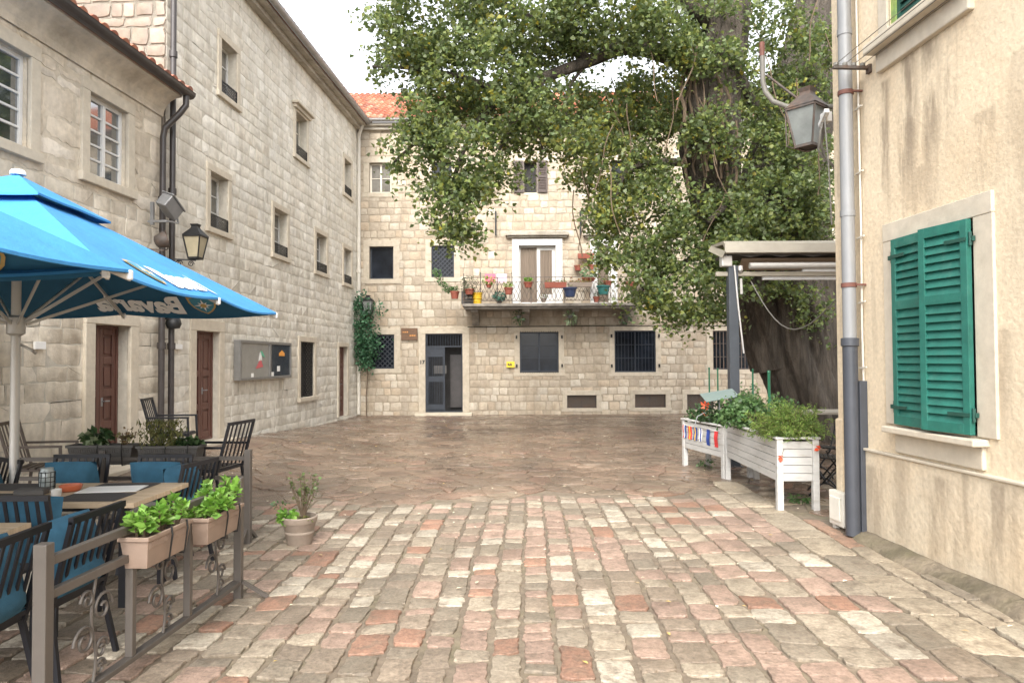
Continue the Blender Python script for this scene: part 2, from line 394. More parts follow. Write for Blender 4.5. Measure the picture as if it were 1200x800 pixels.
MT['petal'] = mat('fallen_pale_leaves', (1, 1, 1), 0.7, 0.0, 5, attr=True)

# ------------------------------------------------------------------ stones
def rounded(pts, k=0.22):
    """cut the corners of a convex polygon"""
    n = len(pts); out = []
    for i in range(n):
        a, b, c = pts[i-1], pts[i], pts[(i+1) % n]
        out.append((b[0] + (a[0]-b[0])*k, b[1] + (a[1]-b[1])*k))
        out.append((b[0] + (a[0]-b[0])*k*0.3 + (c[0]-b[0])*k*0.3, b[1] + (a[1]-b[1])*k*0.3 + (c[1]-b[1])*k*0.3))
        out.append((b[0] + (c[0]-b[0])*k, b[1] + (c[1]-b[1])*k))
    return out
def ragged(pts, amp, rd, step=0.09):
    """break a stone's edges into short uneven runs"""
    out = []; n = len(pts)
    for i in range(n):
        a, b = pts[i], pts[(i+1) % n]; L = math.hypot(b[0]-a[0], b[1]-a[1]); k = max(1, int(L/step))
        for q in range(k):
            t = q/k; out.append((a[0] + (b[0]-a[0])*t + rd.uniform(-amp, amp), a[1] + (b[1]-a[1])*t + rd.uniform(-amp, amp)))
    return out
def stone(mb, pts, to3, d, bev, col, mi=1, tilt=(0, 0)):
    n = len(pts)
    cx = sum(p[0] for p in pts) / n; cy = sum(p[1] for p in pts) / n
    V = []
    for k, (h, ins) in enumerate(((-0.004, 0), (d - bev, 0), (d - bev * 0.25, bev * 0.55), (d, bev * 1.5))):
        for p in pts:
            dx, dy = cx - p[0], cy - p[1]; L = math.hypot(dx, dy) + 1e-6
            q = min(ins, L * 0.6)
            x, y = p[0] + dx / L * q, p[1] + dy / L * q
            hh = h + ((x - cx) * tilt[0] + (y - cy) * tilt[1] if k else 0)
            V.append(to3(x, y, hh))
    Fc = []
    for r in range(3):
        for i in range(n):
            j = (i + 1) % n
            Fc.append((r*n+i, r*n+j, (r+1)*n+j, (r+1)*n+i))
    Fc.append(tuple(3*n + i for i in range(n)))
    mb.add(V, Fc, mi, col)

def subtract(rect, hole):
    a, b, c, d = rect; p, q, r, s = hole
    if b <= p or a >= q or d <= r or c >= s: return [rect]
    out = []
    if c < r: out.append((a, b, c, r))
    if d > s: out.append((a, b, s, d))
    c2, d2 = max(c, r), min(d, s)
    if a < p: out.append((a, p, c2, d2))
    if b > q: out.append((q, b, c2, d2))
    return out

def facade(name, parent, u0, u1, v0, v1, holes, depth, course, width, palette, gap=0.012, bevel=0.012, proud=0.02,
           jit=0.012, recess=0.24, mats=None, seed=1, box=True, skip=(), smooth=28, rag=0.006, svar=(0.86, 1.10), rnd=(0.06, 0.16)):
    """A stone wall in local coordinates (x along, y inwards, z up) with real openings and separately laid blocks."""
    rd = random.Random(seed)
    mb = MB()
    us = sorted({u0, u1, *[h[0] for h in holes], *[h[1] for h in holes]})
    vs = sorted({v0, v1, *[h[2] for h in holes], *[h[3] for h in holes]})
    us = [u for u in us if u0 <= u <= u1]; vs = [v for v in vs if v0 <= v <= v1]
    for i in range(len(us) - 1):
        for j in range(len(vs) - 1):
            cu, cv = (us[i] + us[i+1]) / 2, (vs[j] + vs[j+1]) / 2
            if any(h[0] < cu < h[1] and h[2] < cv < h[3] for h in holes): continue
            mb.add([(us[i], 0, vs[j]), (us[i+1], 0, vs[j]), (us[i+1], 0, vs[j+1]), (us[i], 0, vs[j+1])], [(0, 1, 2, 3)], 0)
    for (a, b, c, d) in holes:          # reveals
        y = recess
        mb.add([(a,0,c),(b,0,c),(b,y,c),(a,y,c)], [(0,1,2,3)], 0); mb.add([(a,0,d),(b,0,d),(b,y,d),(a,y,d)], [(3,2,1,0)], 0)
        mb.add([(a,0,c),(a,y,c),(a,y,d),(a,0,d)], [(0,1,2,3)], 0); mb.add([(b,0,c),(b,y,c),(b,y,d),(b,0,d)], [(3,2,1,0)], 0)
        y2 = 0.9                         # the dark room behind
        mb.add([(a-.05,y,c-.05),(b+.05,y,c-.05),(b+.05,y2,c-.05),(a-.05,y2,c-.05),(a-.05,y,d+.05),(b+.05,y,d+.05),(b+.05,y2,d+.05),(a-.05,y2,d+.05)],
               [(0,1,2,3),(7,6,5,4),(2,6,7,3),(1,5,6,2),(0,3,7,4)], 2)
    if box:
        mb.add([(u0,0,v0),(u0,depth,v0),(u0,depth,v1),(u0,0,v1)], [(0,3,2,1)], 0)
        mb.add([(u1,0,v0),(u1,depth,v0),(u1,depth,v1),(u1,0,v1)], [(0,1,2,3)], 0)
        mb.add([(u0,depth,v0),(u1,depth,v0),(u1,depth,v1),(u0,depth,v1)], [(3,2,1,0)], 0)
        mb.add([(u0,0,v1),(u1,0,v1),(u1,depth,v1),(u0,depth,v1)], [(0,1,2,3)], 0)
    v = v0
    to3 = lambda x, y, h: (x, -h, y)
    while v < v1 - 0.04:
        h = rd.uniform(*course)
        if v + h > v1 - 0.10: h = v1 - v
        u = u0
        while u < u1 - 0.02:
            w = rd.uniform(*width)
            if u + w > u1 - 0.15: w = u1 - u
            rects = [(u, u + w, v, v + h)]
            for ho in list(holes) + list(skip):
                rects = [q for r_ in rects for q in subtract(r_, ho)]
            for (a, b, c, d) in rects:
                if b - a < 0.05 or d - c < 0.05: continue
                g = gap / 2
                J = lambda: rd.uniform(-jit, jit * 0.4)
                pts = [(a + g - J(), c + g - J()), (b - g + J(), c + g - J()), (b - g + J(), d - g + J()), (a + g - J(), d - g + J())]
                k = rd.random(); base = palette[rd.randrange(len(palette))]
                s = rd.uniform(*svar)
                stone(mb, ragged(rounded(pts, rd.uniform(*rnd)), rag, rd), to3, proud * rd.uniform(0.6, 1.25), min(bevel, (b-a)*.2, (d-c)*.2),
                      tuple(min(1, x * s) for x in base), 1, (rd.uniform(-.015, .015), rd.uniform(-.015, .015)))
            u += w
        v += h
    return mb.build(name, mats or [MT['mortar'], MT['stone'], MT['dark_in']], parent, smooth=smooth)
# ------------------------------------------------------------------ wall frames (x along, y inwards, z up)
YF = on_floor(600, 486).y
M_FAR = Matrix.Translation((0, YF, 0))
c0 = at(419, 486, YF)
d0 = ray(650, 422); d0 = Vector((d0.x, d0.y, 0)).normalized()
LU = 14.0
M_LEFT = Matrix.Translation(Vector((c0.x, c0.y, 0)) - Vector((d0.x, d0.y, 0)) * LU) @ Matrix(((d0.x, -d0.y, 0, 0), (d0.y, d0.x, 0, 0), (0, 0, 1, 0), (0, 0, 0, 1)))
r0 = on_floor(1020, 632)
d1 = ray(550, 422); d1 = Vector((-d1.x, -d1.y, 0)).normalized()
M_RIGHT = Matrix.Translation((r0.x, r0.y, 0)) @ Matrix(((d1.x, -d1.y, 0, 0), (d1.y, d1.x, 0, 0), (0, 0, 1, 0), (0, 0, 0, 1)))
def loc(M, px, py, off=0.0):
    Mi = M.inverted()
    o = Mi @ Vector((0, 0, CAMZ)); d = Mi.to_3x3() @ ray(px, py)
    return o + d * ((off - o.y) / d.y)
def rect(M, x0, x1, yt, yb):
    """opening from its left and right pixel columns, and top/bottom rows read at the left edge"""
    a = loc(M, x0, yt); b = loc(M, x0, yb); c = loc(M, x1, yt)
    return (a.x, c.x, b.z, a.z)

# ------------------------------------------------------------------ ground, paving
def sheet(name, xs, ys, m, dz=0.0, kind='structure'):
    mb = MB()
    V = [(x, y, gz(x, y) + dz) for y in ys for x in xs]
    n = len(xs)
    Fc = [(j*n+i, j*n+i+1, (j+1)*n+i+1, (j+1)*n+i) for j in range(len(ys)-1) for i in range(n-1)]
    mb.add(V, Fc)
    return tag(mb.build(name, m, smooth=179), kind=kind)
xs = [-400, -60, -20] + [-8 + 0.4*i for i in range(50)] + [20, 60, 400]
ys = [-400, -60, -15] + [-4 + 0.5*i for i in range(62)] + [40, 90, 400]
sheet('ground', xs, ys, MT['ground'])

def pcol(kind, rd, x=0):
    if kind == 'sett':
        q = rd.random()
        q = q if x > -0.4 or rd.random() < .55 else .62 + .38*rd.random()
        if q < 0.38: c = (0.315, 0.222, 0.172)          # pink
        elif q < 0.62: c = (0.32, 0.268, 0.202)       # cream
        elif q < 0.72: c = (0.415, 0.365, 0.29)       # pale
        elif q < 0.82: c = (0.225, 0.188, 0.142)       # grey
        elif q < 0.88: c = (0.28, 0.16, 0.11)        # brick
        else: c = (0.245, 0.195, 0.146)
    elif kind == 'slab':
        q = rd.random()
        if q < 0.62: c = (0.345, 0.288, 0.212)
        elif q < 0.8: c = (0.255, 0.215, 0.162)
        elif q < 0.9: c = (0.29, 0.182, 0.125)
        else: c = (0.40, 0.35, 0.27)
    else:
        q = rd.random()
        if q < 0.45: c = (0.262, 0.192, 0.142)
        elif q < 0.7: c = (0.292, 0.222, 0.168)
        elif q < 0.88: c = (0.235, 0.182, 0.138)
        else: c = (0.29, 0.195, 0.148)
        if x: c = tuple(p_*(1-x) + q_*1.25*x for p_, q_ in zip(c, pcol('sett', rd, 1)))
    s = rd.uniform(0.85, 1.12)
    return tuple(x * s for x in c)

def edge_y(x):                                        # where the rows of setts stop and the crazy flags begin
    return 8.75 + 0.10*x + 0.16*math.sin(1.9*x + 0.6) + 0.10*math.sin(4.7*x) + (0.5 if x > 2.2 else 0)
def kx(x0, y): return x0 + 0.0165 * (y - 6) + 0.018 * math.sin(0.9*y + x0*2.1)
def right_x(y): return M_RIGHT.translation.x - (y - M_RIGHT.translation.y) * (d1.x / -d1.y)
rd = random.Random(5)
mb = MB()
def floor3(base):
    return lambda x, y, h: (x, y, gz(x, y) + base + h)
x = -6.2
while x < 3.9:
    if x < 1.55: w = rd.uniform(0.185, 0.235); lr = (0.13, 0.34); kd = 'sett'
    elif x < 2.4: w = rd.uniform(0.24, 0.30); lr = (0.22, 0.42); kd = 'slab' if rd.random() < 0.3 else 'sett'
    elif x < 3.0: w = rd.uniform(0.32, 0.38); lr = (0.30, 0.62); kd = 'slab'
    else: w = rd.uniform(0.15, 0.2); lr = (0.30, 0.62); kd = 'slab'
    y = 0.9 + rd.uniform(0, 0.3) if x > -2.5 else 1.6
    while True:
        L = rd.uniform(*lr)
        if rd.random() < 0.12: L *= 1.35
        ye = edge_y(x + w/2)
        if y + L * 0.55 > ye: break
        xm = kx(x, y)
        if xm + w < right_x(y) - 0.13:
            g = rd.uniform(0.010, 0.024) if kd == 'sett' else rd.uniform(.006, .014); t = min(.022, w * 0.10)
            J = lambda a=t: rd.uniform(-a, a * 0.35)
            sk = rd.uniform(-0.02, 0.02)
            G = g*1.35; g *= .55
            q = [(kx(x, y) + G/2 - J()*.7, y + g/2 - J() + sk), (kx(x+w, y) - G/2 + J()*.7, y + g/2 - J() - sk),
                 (kx(x+w, y+L) - G/2 + J()*.7, y + L - g/2 + J() - sk), (kx(x, y+L) + G/2 - J()*.7, y + L - g/2 + J() + sk)]
            # wobble the long edges
            q2 = []
            for i in range(4):
                a, b = q[i], q[(i+1) % 4]
                q2.append(a); mx_, my_ = (a[0]+b[0])/2, (a[1]+b[1])/2
                nx, ny = (b[1]-a[1]), -(b[0]-a[0]); k = rd.uniform(-0.03, 0.045)
                q2.append((mx_ + nx*k, my_ + ny*k))
            stone(mb, ragged(rounded(q2, rd.uniform(0.12, 0.30)), .008, rd, .038), floor3(0.0), rd.uniform(0.010, 0.020), rd.uniform(0.004, 0.008), pcol(kd, rd, x), 0,
                  (rd.uniform(-.035, .035), rd.uniform(-.035, .035)))
        y += L
    x += w
tag(mb.build('stone_paving', MT['cobble'], smooth=25), kind='structure')

# crazy flagstones of the yard: Voronoi cells cut by half planes
def voronoi_cells(pts, cell):
    grid = {}
    for i, p in enumerate(pts):
        grid.setdefault((int(p[0] // cell), int(p[1] // cell)), []).append(i)
    out = []
    for i, p in enumerate(pts):
        gx, gy = int(p[0] // cell), int(p[1] // cell)
        poly = [(p[0]-cell*1.4, p[1]-cell*1.4), (p[0]+cell*1.4, p[1]-cell*1.4), (p[0]+cell*1.4, p[1]+cell*1.4), (p[0]-cell*1.4, p[1]+cell*1.4)]
        for ax in range(gx-2, gx+3):
            for ay in range(gy-2, gy+3):
                for j in grid.get((ax, ay), ()):
                    if j == i: continue
                    q = pts[j]
                    mx_, my_ = (p[0]+q[0])/2, (p[1]+q[1])/2; nx, ny = q[0]-p[0], q[1]-p[1]
                    new = []; n = len(poly)
                    for k in range(n):
                        a, b = poly[k], poly[(k+1) % n]
                        da = (a[0]-mx_)*nx + (a[1]-my_)*ny; db = (b[0]-mx_)*nx + (b[1]-my_)*ny
                        if da <= 0: new.append(a)
                        if (da < 0 < db) or (db < 0 < da):
                            t = da / (da - db); new.append((a[0]+(b[0]-a[0])*t, a[1]+(b[1]-a[1])*t))
                    poly = new
                    if len(poly) < 3: break
                if len(poly) < 3: break
            if len(poly) < 3: break
        out.append(poly)
    return out
cs = 0.34
pts = []
for i in range(int(22 / cs)):
    for j in range(int(16 / cs)):
        px_ = -7 + i*cs + rd.uniform(-.48, .48)*cs; py_ = 7.6 + j*cs*0.98 + rd.uniform(-.48, .48)*cs
        if rd.random() < 0.12: continue
        pts.append((px_, py_))
mb = MB()
for p, poly in zip(pts, voronoi_cells(pts, cs)):
    if len(poly) < 3: continue
    cx_ = sum(q[0] for q in poly)/len(poly); cy_ = sum(q[1] for q in poly)/len(poly)
    if cy_ > YF + 0.2 or (cy_ < edge_y(cx_) + 0.14 and not (cx_ > right_x(cy_) - .08 and cy_ > 7.75)): continue
    ge = rd.uniform(0.003, 0.010)
    poly = [(a + (cx_-a)*min(.3, ge/max(.05, math.hypot(cx_-a, cy_-b))), b + (cy_-b)*min(.3, ge/max(.05, math.hypot(cx_-a, cy_-b)))) for a, b in poly]
    stone(mb, ragged(rounded(poly, 0.14), .009, rd, .07), floor3(0.0), rd.uniform(0.008, 0.016), 0.005, pcol('flag', rd, max(0, .75*(1 - (cy_ - edge_y(cx_))/1.6)) if rd.random() < .7 else 0), 0, (rd.uniform(-.012, .012), rd.uniform(-.012, .012)))
tag(mb.build('flagstone_yard', MT['flag'], smooth=25), kind='structure')

# rough concrete strip along the foot of the right-hand house
mb = MB()
for i in range(26):
    u0_, u1_ = -0.15 + i*0.30, -0.15 + (i+1)*0.30
    def prof(u):
        w = 0.17 + 0.03*math.sin(u*3.1) + 0.02*math.sin(u*9.7) + 0.10*sstep(0.2, 3.0, u)
        return [(0, 0.085 + .012*math.sin(u*5)), (-w*0.5, 0.065 + .012*math.sin(u*7+1)), (-w*0.9, 0.035 + .008*math.sin(u*13)), (-w*1.15 + .02*math.sin(u*17), -0.01)]
    A, B = prof(u0_), prof(u1_)
    V = [(u0_, y_, z_) for y_, z_ in A] + [(u1_, y_, z_) for y_, z_ in B]
    mb.add(V, [(k, k+1, 4+k+1, 4+k) for k in range(3)])
o = mb.build('kerb_strip', MT['kerb'], smooth=60); o.matrix_world = M_RIGHT; tag(o, kind='structure')

# pale fallen leaves and petals over the yard
mb = MB()
for i in range(620):
    yy = rd.uniform(9.0, YF - 0.3) if rd.random() < 0.8 else rd.uniform(4, 9); xx = rd.uniform(-4.5, 8.0)
    s = rd.uniform(0.012, 0.032)*(1.5 if yy > 12 else 1); t = rd.uniform(0, 6.3); zz = gz(xx, yy) + 0.030
    c = rd.choice([(.70, .64, .50), (.62, .55, .40), (.70, .64, .5), (.50, .36, .12), (.30, .22, .12)])
    V = [(xx + s*math.cos(t)*a - s*.5*math.sin(t)*b, yy + s*math.sin(t)*a + s*.5*math.cos(t)*b, zz + h) for a, b, h in ((-1, 0, 0), (0, -1, .004), (1, 0, .001), (0, 1, .006))]
    mb.add(V, [(0, 1, 2, 3)], 0, c)
tag(mb.build('fallen_leaves', MT['petal']), 'pale fallen leaves and petals scattered over the wet flagstones', 'leaves', kind='stuff')

# ------------------------------------------------------------------ window and door kits (children of a building)
def frame_boxes(mb, h, y0, y1, w, mi=0):
    a, b, c, d = h
    mb.box((a, y0, c), (a + w, y1, d), mi); mb.box((b - w, y0, c), (b, y1, d), mi)
    mb.box((a + w, y0, c), (b - w, y1, c + w), mi); mb.box((a + w, y0, d - w), (b - w, y1, d), mi)
def surround(h, parent, w=0.17, proud=0.045, sill=0.05, m=None, name='surround', bottom=True, lift=0.0):
    a, b, c, d = h; mb = MB(); e = 0.02
    mb.box((a - w, -proud, c), (a, e, d)); mb.box((b, -proud, c), (b + w, e, d))
    mb.box((a - w, -proud - .004, d), (b + w, e, d + w))
    if bottom: mb.box((a - w - .03, -proud - sill, c - w*.75), (b + w + .03, e, c))
    return mb.build(name, m or MT['surround'], parent, bev=0.008)
def casement(root, h, y=0.15, leaves=2, rows=3, fm='white_paint', pane='glass', fw=0.045, bar=0.022, name='window'):
    a, b, c, d = h; mb = MB()
    frame_boxes(mb, h, y, y + .06, fw)
    n = leaves; W = (b - a - 2*fw) / n
    for i in range(n):
        x0 = a + fw + i*W
        if i: mb.box((x0 - fw*.55, y - .012, c + fw), (x0 + fw*.55, y + .05, d - fw))
        for k in range(1, rows):
            z = c + fw + (d - c - 2*fw) * k / rows
            mb.box((x0 + (fw*.55 if i else 0), y + .006, z - bar/2), (x0 + W - (fw*.55 if i < n-1 else 0), y + .045, z + bar/2))
    o = mb.build(name, MT[fm], root, bev=0.004)
    pm = MB(); pm.box((a + fw*.6, y + .026, c + fw*.6), (b - fw*.6, y + .034, d - fw*.6))
    pm.build('pane', MT[pane], o)
    return o
def lattice(h, y, s, r, diag, parent, m, name='grille', rim=0.02):
    a, b, c, d = h; mb = MB()
    frame_boxes(mb, h, y - rim/2, y + rim/2, rim)
    if diag:
        L = b - a; Hh = d - c; k = -Hh
        while k < L:
            t0, t1 = max(0, -k), min(Hh, L - k)
            if t1 - t0 > .02:
                mb.bar((a + k + t0, y, c + t0), (a + k + t1, y, c + t1), r, r*.6, up=(0, 1, 0))
                mb.bar((b - k - t0, y + r*.7, c + t0), (b - k - t1, y + r*.7, c + t1), r, r*.6, up=(0, 1, 0))
            k += s
    else:
        n = max(2, int(round((b - a) / s)))
        for i in range(1, n): mb.bar((a + (b-a)*i/n, y, c), (a + (b-a)*i/n, y, d), r, r)
        for z in (c + (d-c)*.33, c + (d-c)*.67): mb.bar((a, y + .004, z), (b, y + .004, z), r*1.3, r*.7)
    return mb.build(name, m, parent)
def panel_door(root, h, m, y=0.12, leaves=2, panels=(0.0, .30, .62, 1.0), label=None):
    a, b, c, d = h; fr = MB(); frame_boxes(fr, (a, b, c, d), y - .02, y + .08, .04)
    o = fr.build('door', m, root, bev=0.004)
    if label: o['label'] = label
    W = (b - a - .08) / leaves
    for i in range(leaves):
        x0, x1 = a + .04 + i*W + .003, a + .04 + (i+1)*W - .003
        mb = MB(); mb.box((x0, y + .02, c + .04), (x1, y + .05, d - .04))
        Hh = d - c - .08; st = .075
        mb.box((x0, y - .004, c + .04), (x0 + st, y + .022, d - .04)); mb.box((x1 - st, y - .004, c + .04), (x1, y + .022, d - .04))
        for k, p in enumerate(panels):
            z = c + .04 + Hh * p; z0, z1 = (z, z + .11) if k == 0 else ((z - .09, z) if k == len(panels)-1 else (z - .055, z + .055))
            mb.box((x0 + st, y - .004, z0), (x1 - st, y + .022, z1))
        for k in range(len(panels) - 1):
            z0 = c + .04 + Hh*panels[k] + (.11 if k == 0 else .055); z1 = c + .04 + Hh*panels[k+1] - (.09 if k == len(panels)-2 else .055)
            mb.box((x0 + st + .035, y + .002, z0 + .035), (x1 - st - .035, y + .022, z1 - .035))
        mb.build('door_leaf', m, o, bev=0.008)
    hm = MB(); hx = (a + b)/2 + .05; hz = c + (d - c)*.46
    hm.tube([(hx, y - .004, hz), (hx, y - .05, hz), (hx + .10, y - .055, hz)], .009, 8); hm.box((hx - .02, y - .008, hz - .07), (hx + .02, y - .002, hz + .05))
    hm.build('handle', MT['pipe_grey'], o, smooth=40)
    return o
def tile_roof(name, root, u0, u1, v, y0, slope, length, seed=3, label=None):
    rd = random.Random(seed); mb = MB()
    ca, sa = math.cos(slope), math.sin(slope); p = 0.21; r_ = 0.088; tl = 0.36
    P3 = lambda u, s, h: (u, y0 + s*ca - h*sa, v + s*sa + h*ca)
    mb.add([P3(u0, 0, -.02), P3(u1, 0, -.02), P3(u1, length, -.02), P3(u0, length, -.02), P3(u0, 0, -.07), P3(u1, 0, -.07), P3(u1, length, -.07), P3(u0, length, -.07)],
           [(0, 1, 2, 3), (4, 7, 6, 5), (0, 4, 5, 1), (1, 5, 6, 2), (2, 6, 7, 3), (3, 7, 4, 0)], 0, (0.25, 0.10, 0.06))
    u = u0 + p/2
    while u < u1:
        s = -0.045 + rd.uniform(-.02, .02)
        while s < length:
            c = rd.choice([(.42, .165, .095), (.46, .20, .125), (.36, .13, .08), (.48, .26, .175), (.30, .13, .09)]); k = rd.uniform(.85, 1.12)
            c = tuple(x*k for x in c); e = min(s + tl*1.12, length)
            V = []
            for (ss, rr, hh) in ((s, r_*1.08, .034), (e, r_*.86, .0)):
                for q in range(7):
                    t = PI * q / 6; V.append(P3(u + rr*math.cos(t) + rd.uniform(-.003, .003), ss, hh + rr*math.sin(t)*.85))
            mb.add(V, [(i, i+1, 8+i, 7+i) for i in range(6)] + [tuple(range(6, -1, -1))], 0, c)
            s += tl
        u += p
    return mb.build(name, MT['tile'], root, smooth=60)
def gutter(root, u0, u1, v, y, m, r_=0.075, name='gutter'):
    mb = MB(); pr = [(r_*math.cos(PI + PI*k/8), r_*math.sin(PI + PI*k/8)) for k in range(9)]
    pr = [(-r_ - .008, .01)] + pr + [(r_ + .008, .01), (r_*.9, .005)] + [(r_*.88*math.cos(2*PI - PI*k/8), r_*.88*math.sin(2*PI - PI*k/8)) for k in range(1, 8)] + [(-r_*.9, .005)]
    mb.prism(pr, lambda p: (u0, y + p[0], v + p[1]), lambda p: (u1, y + p[0], v + p[1]))
    return mb.build(name, m, root)

# ------------------------------------------------------------------ tall stone house (left)
PAL_L = [(.65, .61, .53), (.67, .63, .55), (.63, .59, .51), (.65, .61, .525), (.70, .665, .59), (.65, .60, .51)]
tall = thing('stone_house', 'tall pale stone house with small shuttered windows, dark eaves and a panelled brown door', 'house', mw=M_LEFT)
ub = loc(M_LEFT, 192, 400).x
TW = [rect(M_LEFT, 258.5, 277, 45, 109), rect(M_LEFT, 346, 359, 130, 181), rect(M_LEFT, 403, 411, 185, 226),
      rect(M_LEFT, 245.5, 266.5, 200, 266), rect(M_LEFT, 320.5, 336, 243, 297), rect(M_LEFT, 370, 382, 272, 317), rect(M_LEFT, 402.5, 411, 290, 331)]
TD2 = rect(M_LEFT, 229, 256, 387, 519); TD3 = rect(M_LEFT, 396.8, 406.5, 406, 489); TG = rect(M_LEFT, 351, 367.5, 400, 466)
g2 = gz((M_LEFT @ Vector((TD2[0], 0, 0))).x, (M_LEFT @ Vector((TD2[0], 0, 0))).y)
TD2 = (TD2[0], TD2[1], g2 + .07, TD2[3])
holes = TW + [TD2, TD3, TG]
HT = loc(M_LEFT, 400, 128).z
print('tall height', HT, 'door2', TD2, 'far Y', YF, 'ub', ub)
facade('wall', tall, ub, LU, -.1, HT, holes, 9.0, (0.17, 0.27), (0.22, 0.52), PAL_L, gap=0.003, bevel=0.003, proud=0.004, jit=0.013, seed=21, rag=.009, rnd=(.015, .05), svar=(.93, 1.04),
       mats=[MT['mortar_pale'], MT['stone_clean'], MT['dark_in']])
# the end wall above the low roof, facing the camera


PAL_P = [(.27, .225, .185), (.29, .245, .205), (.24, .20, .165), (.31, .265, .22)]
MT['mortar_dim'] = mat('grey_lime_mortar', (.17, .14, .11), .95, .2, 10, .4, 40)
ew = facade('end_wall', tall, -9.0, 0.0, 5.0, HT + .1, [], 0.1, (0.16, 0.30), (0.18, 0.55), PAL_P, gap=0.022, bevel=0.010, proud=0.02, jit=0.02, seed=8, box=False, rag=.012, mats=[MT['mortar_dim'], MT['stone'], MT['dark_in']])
ew.matrix_local = Matrix.Translation((ub, 0, 0)) @ Matrix.Rotation(R(-90), 4, 'Z')
for i, h in enumerate(TW):
    o = casement(tall, h, y=0.16, leaves=2, rows=3, fm='cream_frame' if i in (1, 2) else 'white_paint', pane='glass_pale')
    surround(h, o, w=0.13, proud=0.03, sill=0.03)
    a, b, c, d = h
    lattice((a + .01, b - .01, c + .0, c + (d - c)*.24), -.02, .06, .012, True, o, MT['iron'], 'guard')
    if i == 1:
        mb = MB(); mb.box((a - .22, -.16, d + .13), (b + .22, 0, d + .19)); mb.box((a - .16, -.09, d + .05), (b + .16, 0, d + .13)); mb.build('hood', MT['surround'], o, bev=.01)
o = panel_door(tall, TD2, MT['brown_door']); surround(TD2, o, w=.2, proud=.03, bottom=False)
mb = MB(); mb.box((TD2[0] - .25, -.28, g2 - .3), (TD2[1] + .25, .2, g2 + .068)); mb.build('doorstep', MT['surround'], tall, bev=.012)
o = panel_door(tall, TD3, MT['brown_door'], leaves=1, panels=(0, .25, .5, .75, 1)); surround(TD3, o, w=.12, proud=.03, bottom=False)
o = casement(tall, TG, y=.19, leaves=2, rows=2, fm='dark_brown', pane='glass'); surround(TG, o, w=.13, proud=.04); lattice(TG, .03, .105, .02, True, o, MT['iron'])
mb = MB()
mb.box((ub, -.32, HT), (LU + .35, 0.3, HT + .05)); mb.box((ub, -.16, HT - .10), (LU, 0, HT - .002))
mb.build('eaves', MT['concrete'], tall)
gutter(tall, ub - .05, LU + .2, HT + .12, -.40, MT['zinc'], .08)
tile_roof('roof', tall, ub, LU + .3, HT + .14, -.34, R(22), 5.0, seed=31)
# two dark downpipes at the joint of the two houses
def downpipe(root, pts, m, r_=.048, name='downpipe', bands=(), bm=None):
    mb = MB(); mb.tube(pts, r_, 12); o = mb.build(name, m, root, smooth=50)
    for (x_, y_, z_) in bands:
        b_ = MB(); b_.lathe([(r_*1.0, -.05), (r_*1.35, -.05), (r_*1.35, .05), (r_*1.0, .05)], (x_, y_, z_), 14); b_.build('collar', bm or m, o, smooth=40)
    return o
p = ub + .04
downpipe(tall, [(p, -.10, g2), (p, -.10, HT + .05)], MT['brown_metal'], .046, bands=[(p, -.10, 1.95), (p, -.10, 4.4), (p, -.10, 6.6)])

# ------------------------------------------------------------------ low stone house (left, near)
low = thing('stone_house', 'low stone house with plastered upper floor, white multi-pane windows and brown double door beside parasol', 'house', mw=M_LEFT)
zE = loc(M_LEFT, 180, 108, -.05).z
LW = [rect(M_LEFT, 103, 148, 107, 204), rect(M_LEFT, -12, 33.5, 44, 168)]
d_ = LW[0][1] - LW[0][0]
LW[1] = (LW[1][1] - d_*1.05, LW[1][1], LW[1][2], LW[1][3])
LD = rect(M_LEFT, 108.5, 150, 379, 540); gl = 0.12; LD = (LD[0], LD[1], gl + .14, LD[3])
print('low', zE, LW, LD)
PAL_N = [(.66, .59, .48), (.69, .62, .51), (.62, .555, .45), (.67, .60, .49), (.72, .65, .54)]
zM = LW[0][2] - .22
facade('wall', low, -3, ub - .12, -.1, zM, [LD], 7.0, (0.19, 0.31), (0.24, 0.62), PAL_N, gap=0.004, bevel=0.003, proud=0.004, jit=0.014, svar=(.90, 1.06), seed=4, rag=.012, rnd=(.02, .06), mats=[MT['mortar_pale'], MT['stone'], MT['dark_in']])
vs = [zM, LW[0][2], LW[0][3], zE]
PAL_U = [(.61, .535, .43), (.65, .575, .465), (.58, .505, .40), (.63, .55, .44), (.67, .60, .50), (.54, .465, .365)]
facade('upper_wall', low, -3, ub - .12, zM, zE, [(h[0], h[1], vs[1], vs[2]) for h in LW], 6.0, (0.20, 0.42), (0.26, 0.8), PAL_U, gap=0.035, bevel=0.005, proud=0.006, jit=0.03, seed=51, rag=.022,
       mats=[MT['plaster_low'], MT['stone'], MT['dark_in']])
for h in LW:
    hh = (h[0], h[1], vs[1], vs[2])
    o = casement(low, hh, y=.06, leaves=2, rows=5, fm='white_paint', pane='glass', fw=.055, bar=.028)
    surround(hh, o, w=.16, proud=.045, sill=.03)
o = panel_door(low, LD, MT['brown_door'], y=.16, panels=(0, .28, .52, .76, 1)); surround(LD, o, w=.2, proud=.05, bottom=False)
mb = MB(); mb.box((LD[0] - .3, -.35, -.1), (LD[1] + .3, .2, LD[2] - .004)); mb.build('doorstep', MT['surround'], low, bev=.012)
mb = MB(); n = 24                                              # coved plaster eaves
for k in range(5):
    t0, t1 = k/5*PI/2, (k+1)/5*PI/2
    f_ = lambda t: (-.03 - .30*(1-math.cos(t)), zE - .28 + .30*math.sin(t))
    a, b = f_(t0), f_(t1)
    mb.add([(-3, a[0], a[1]), (ub - .12, a[0], a[1]), (ub - .12, b[0], b[1]), (-3, b[0], b[1])], [(0, 1, 2, 3)])
mb.box((-3, -.33, zE + .02), (ub - .12, .5, zE + .05))
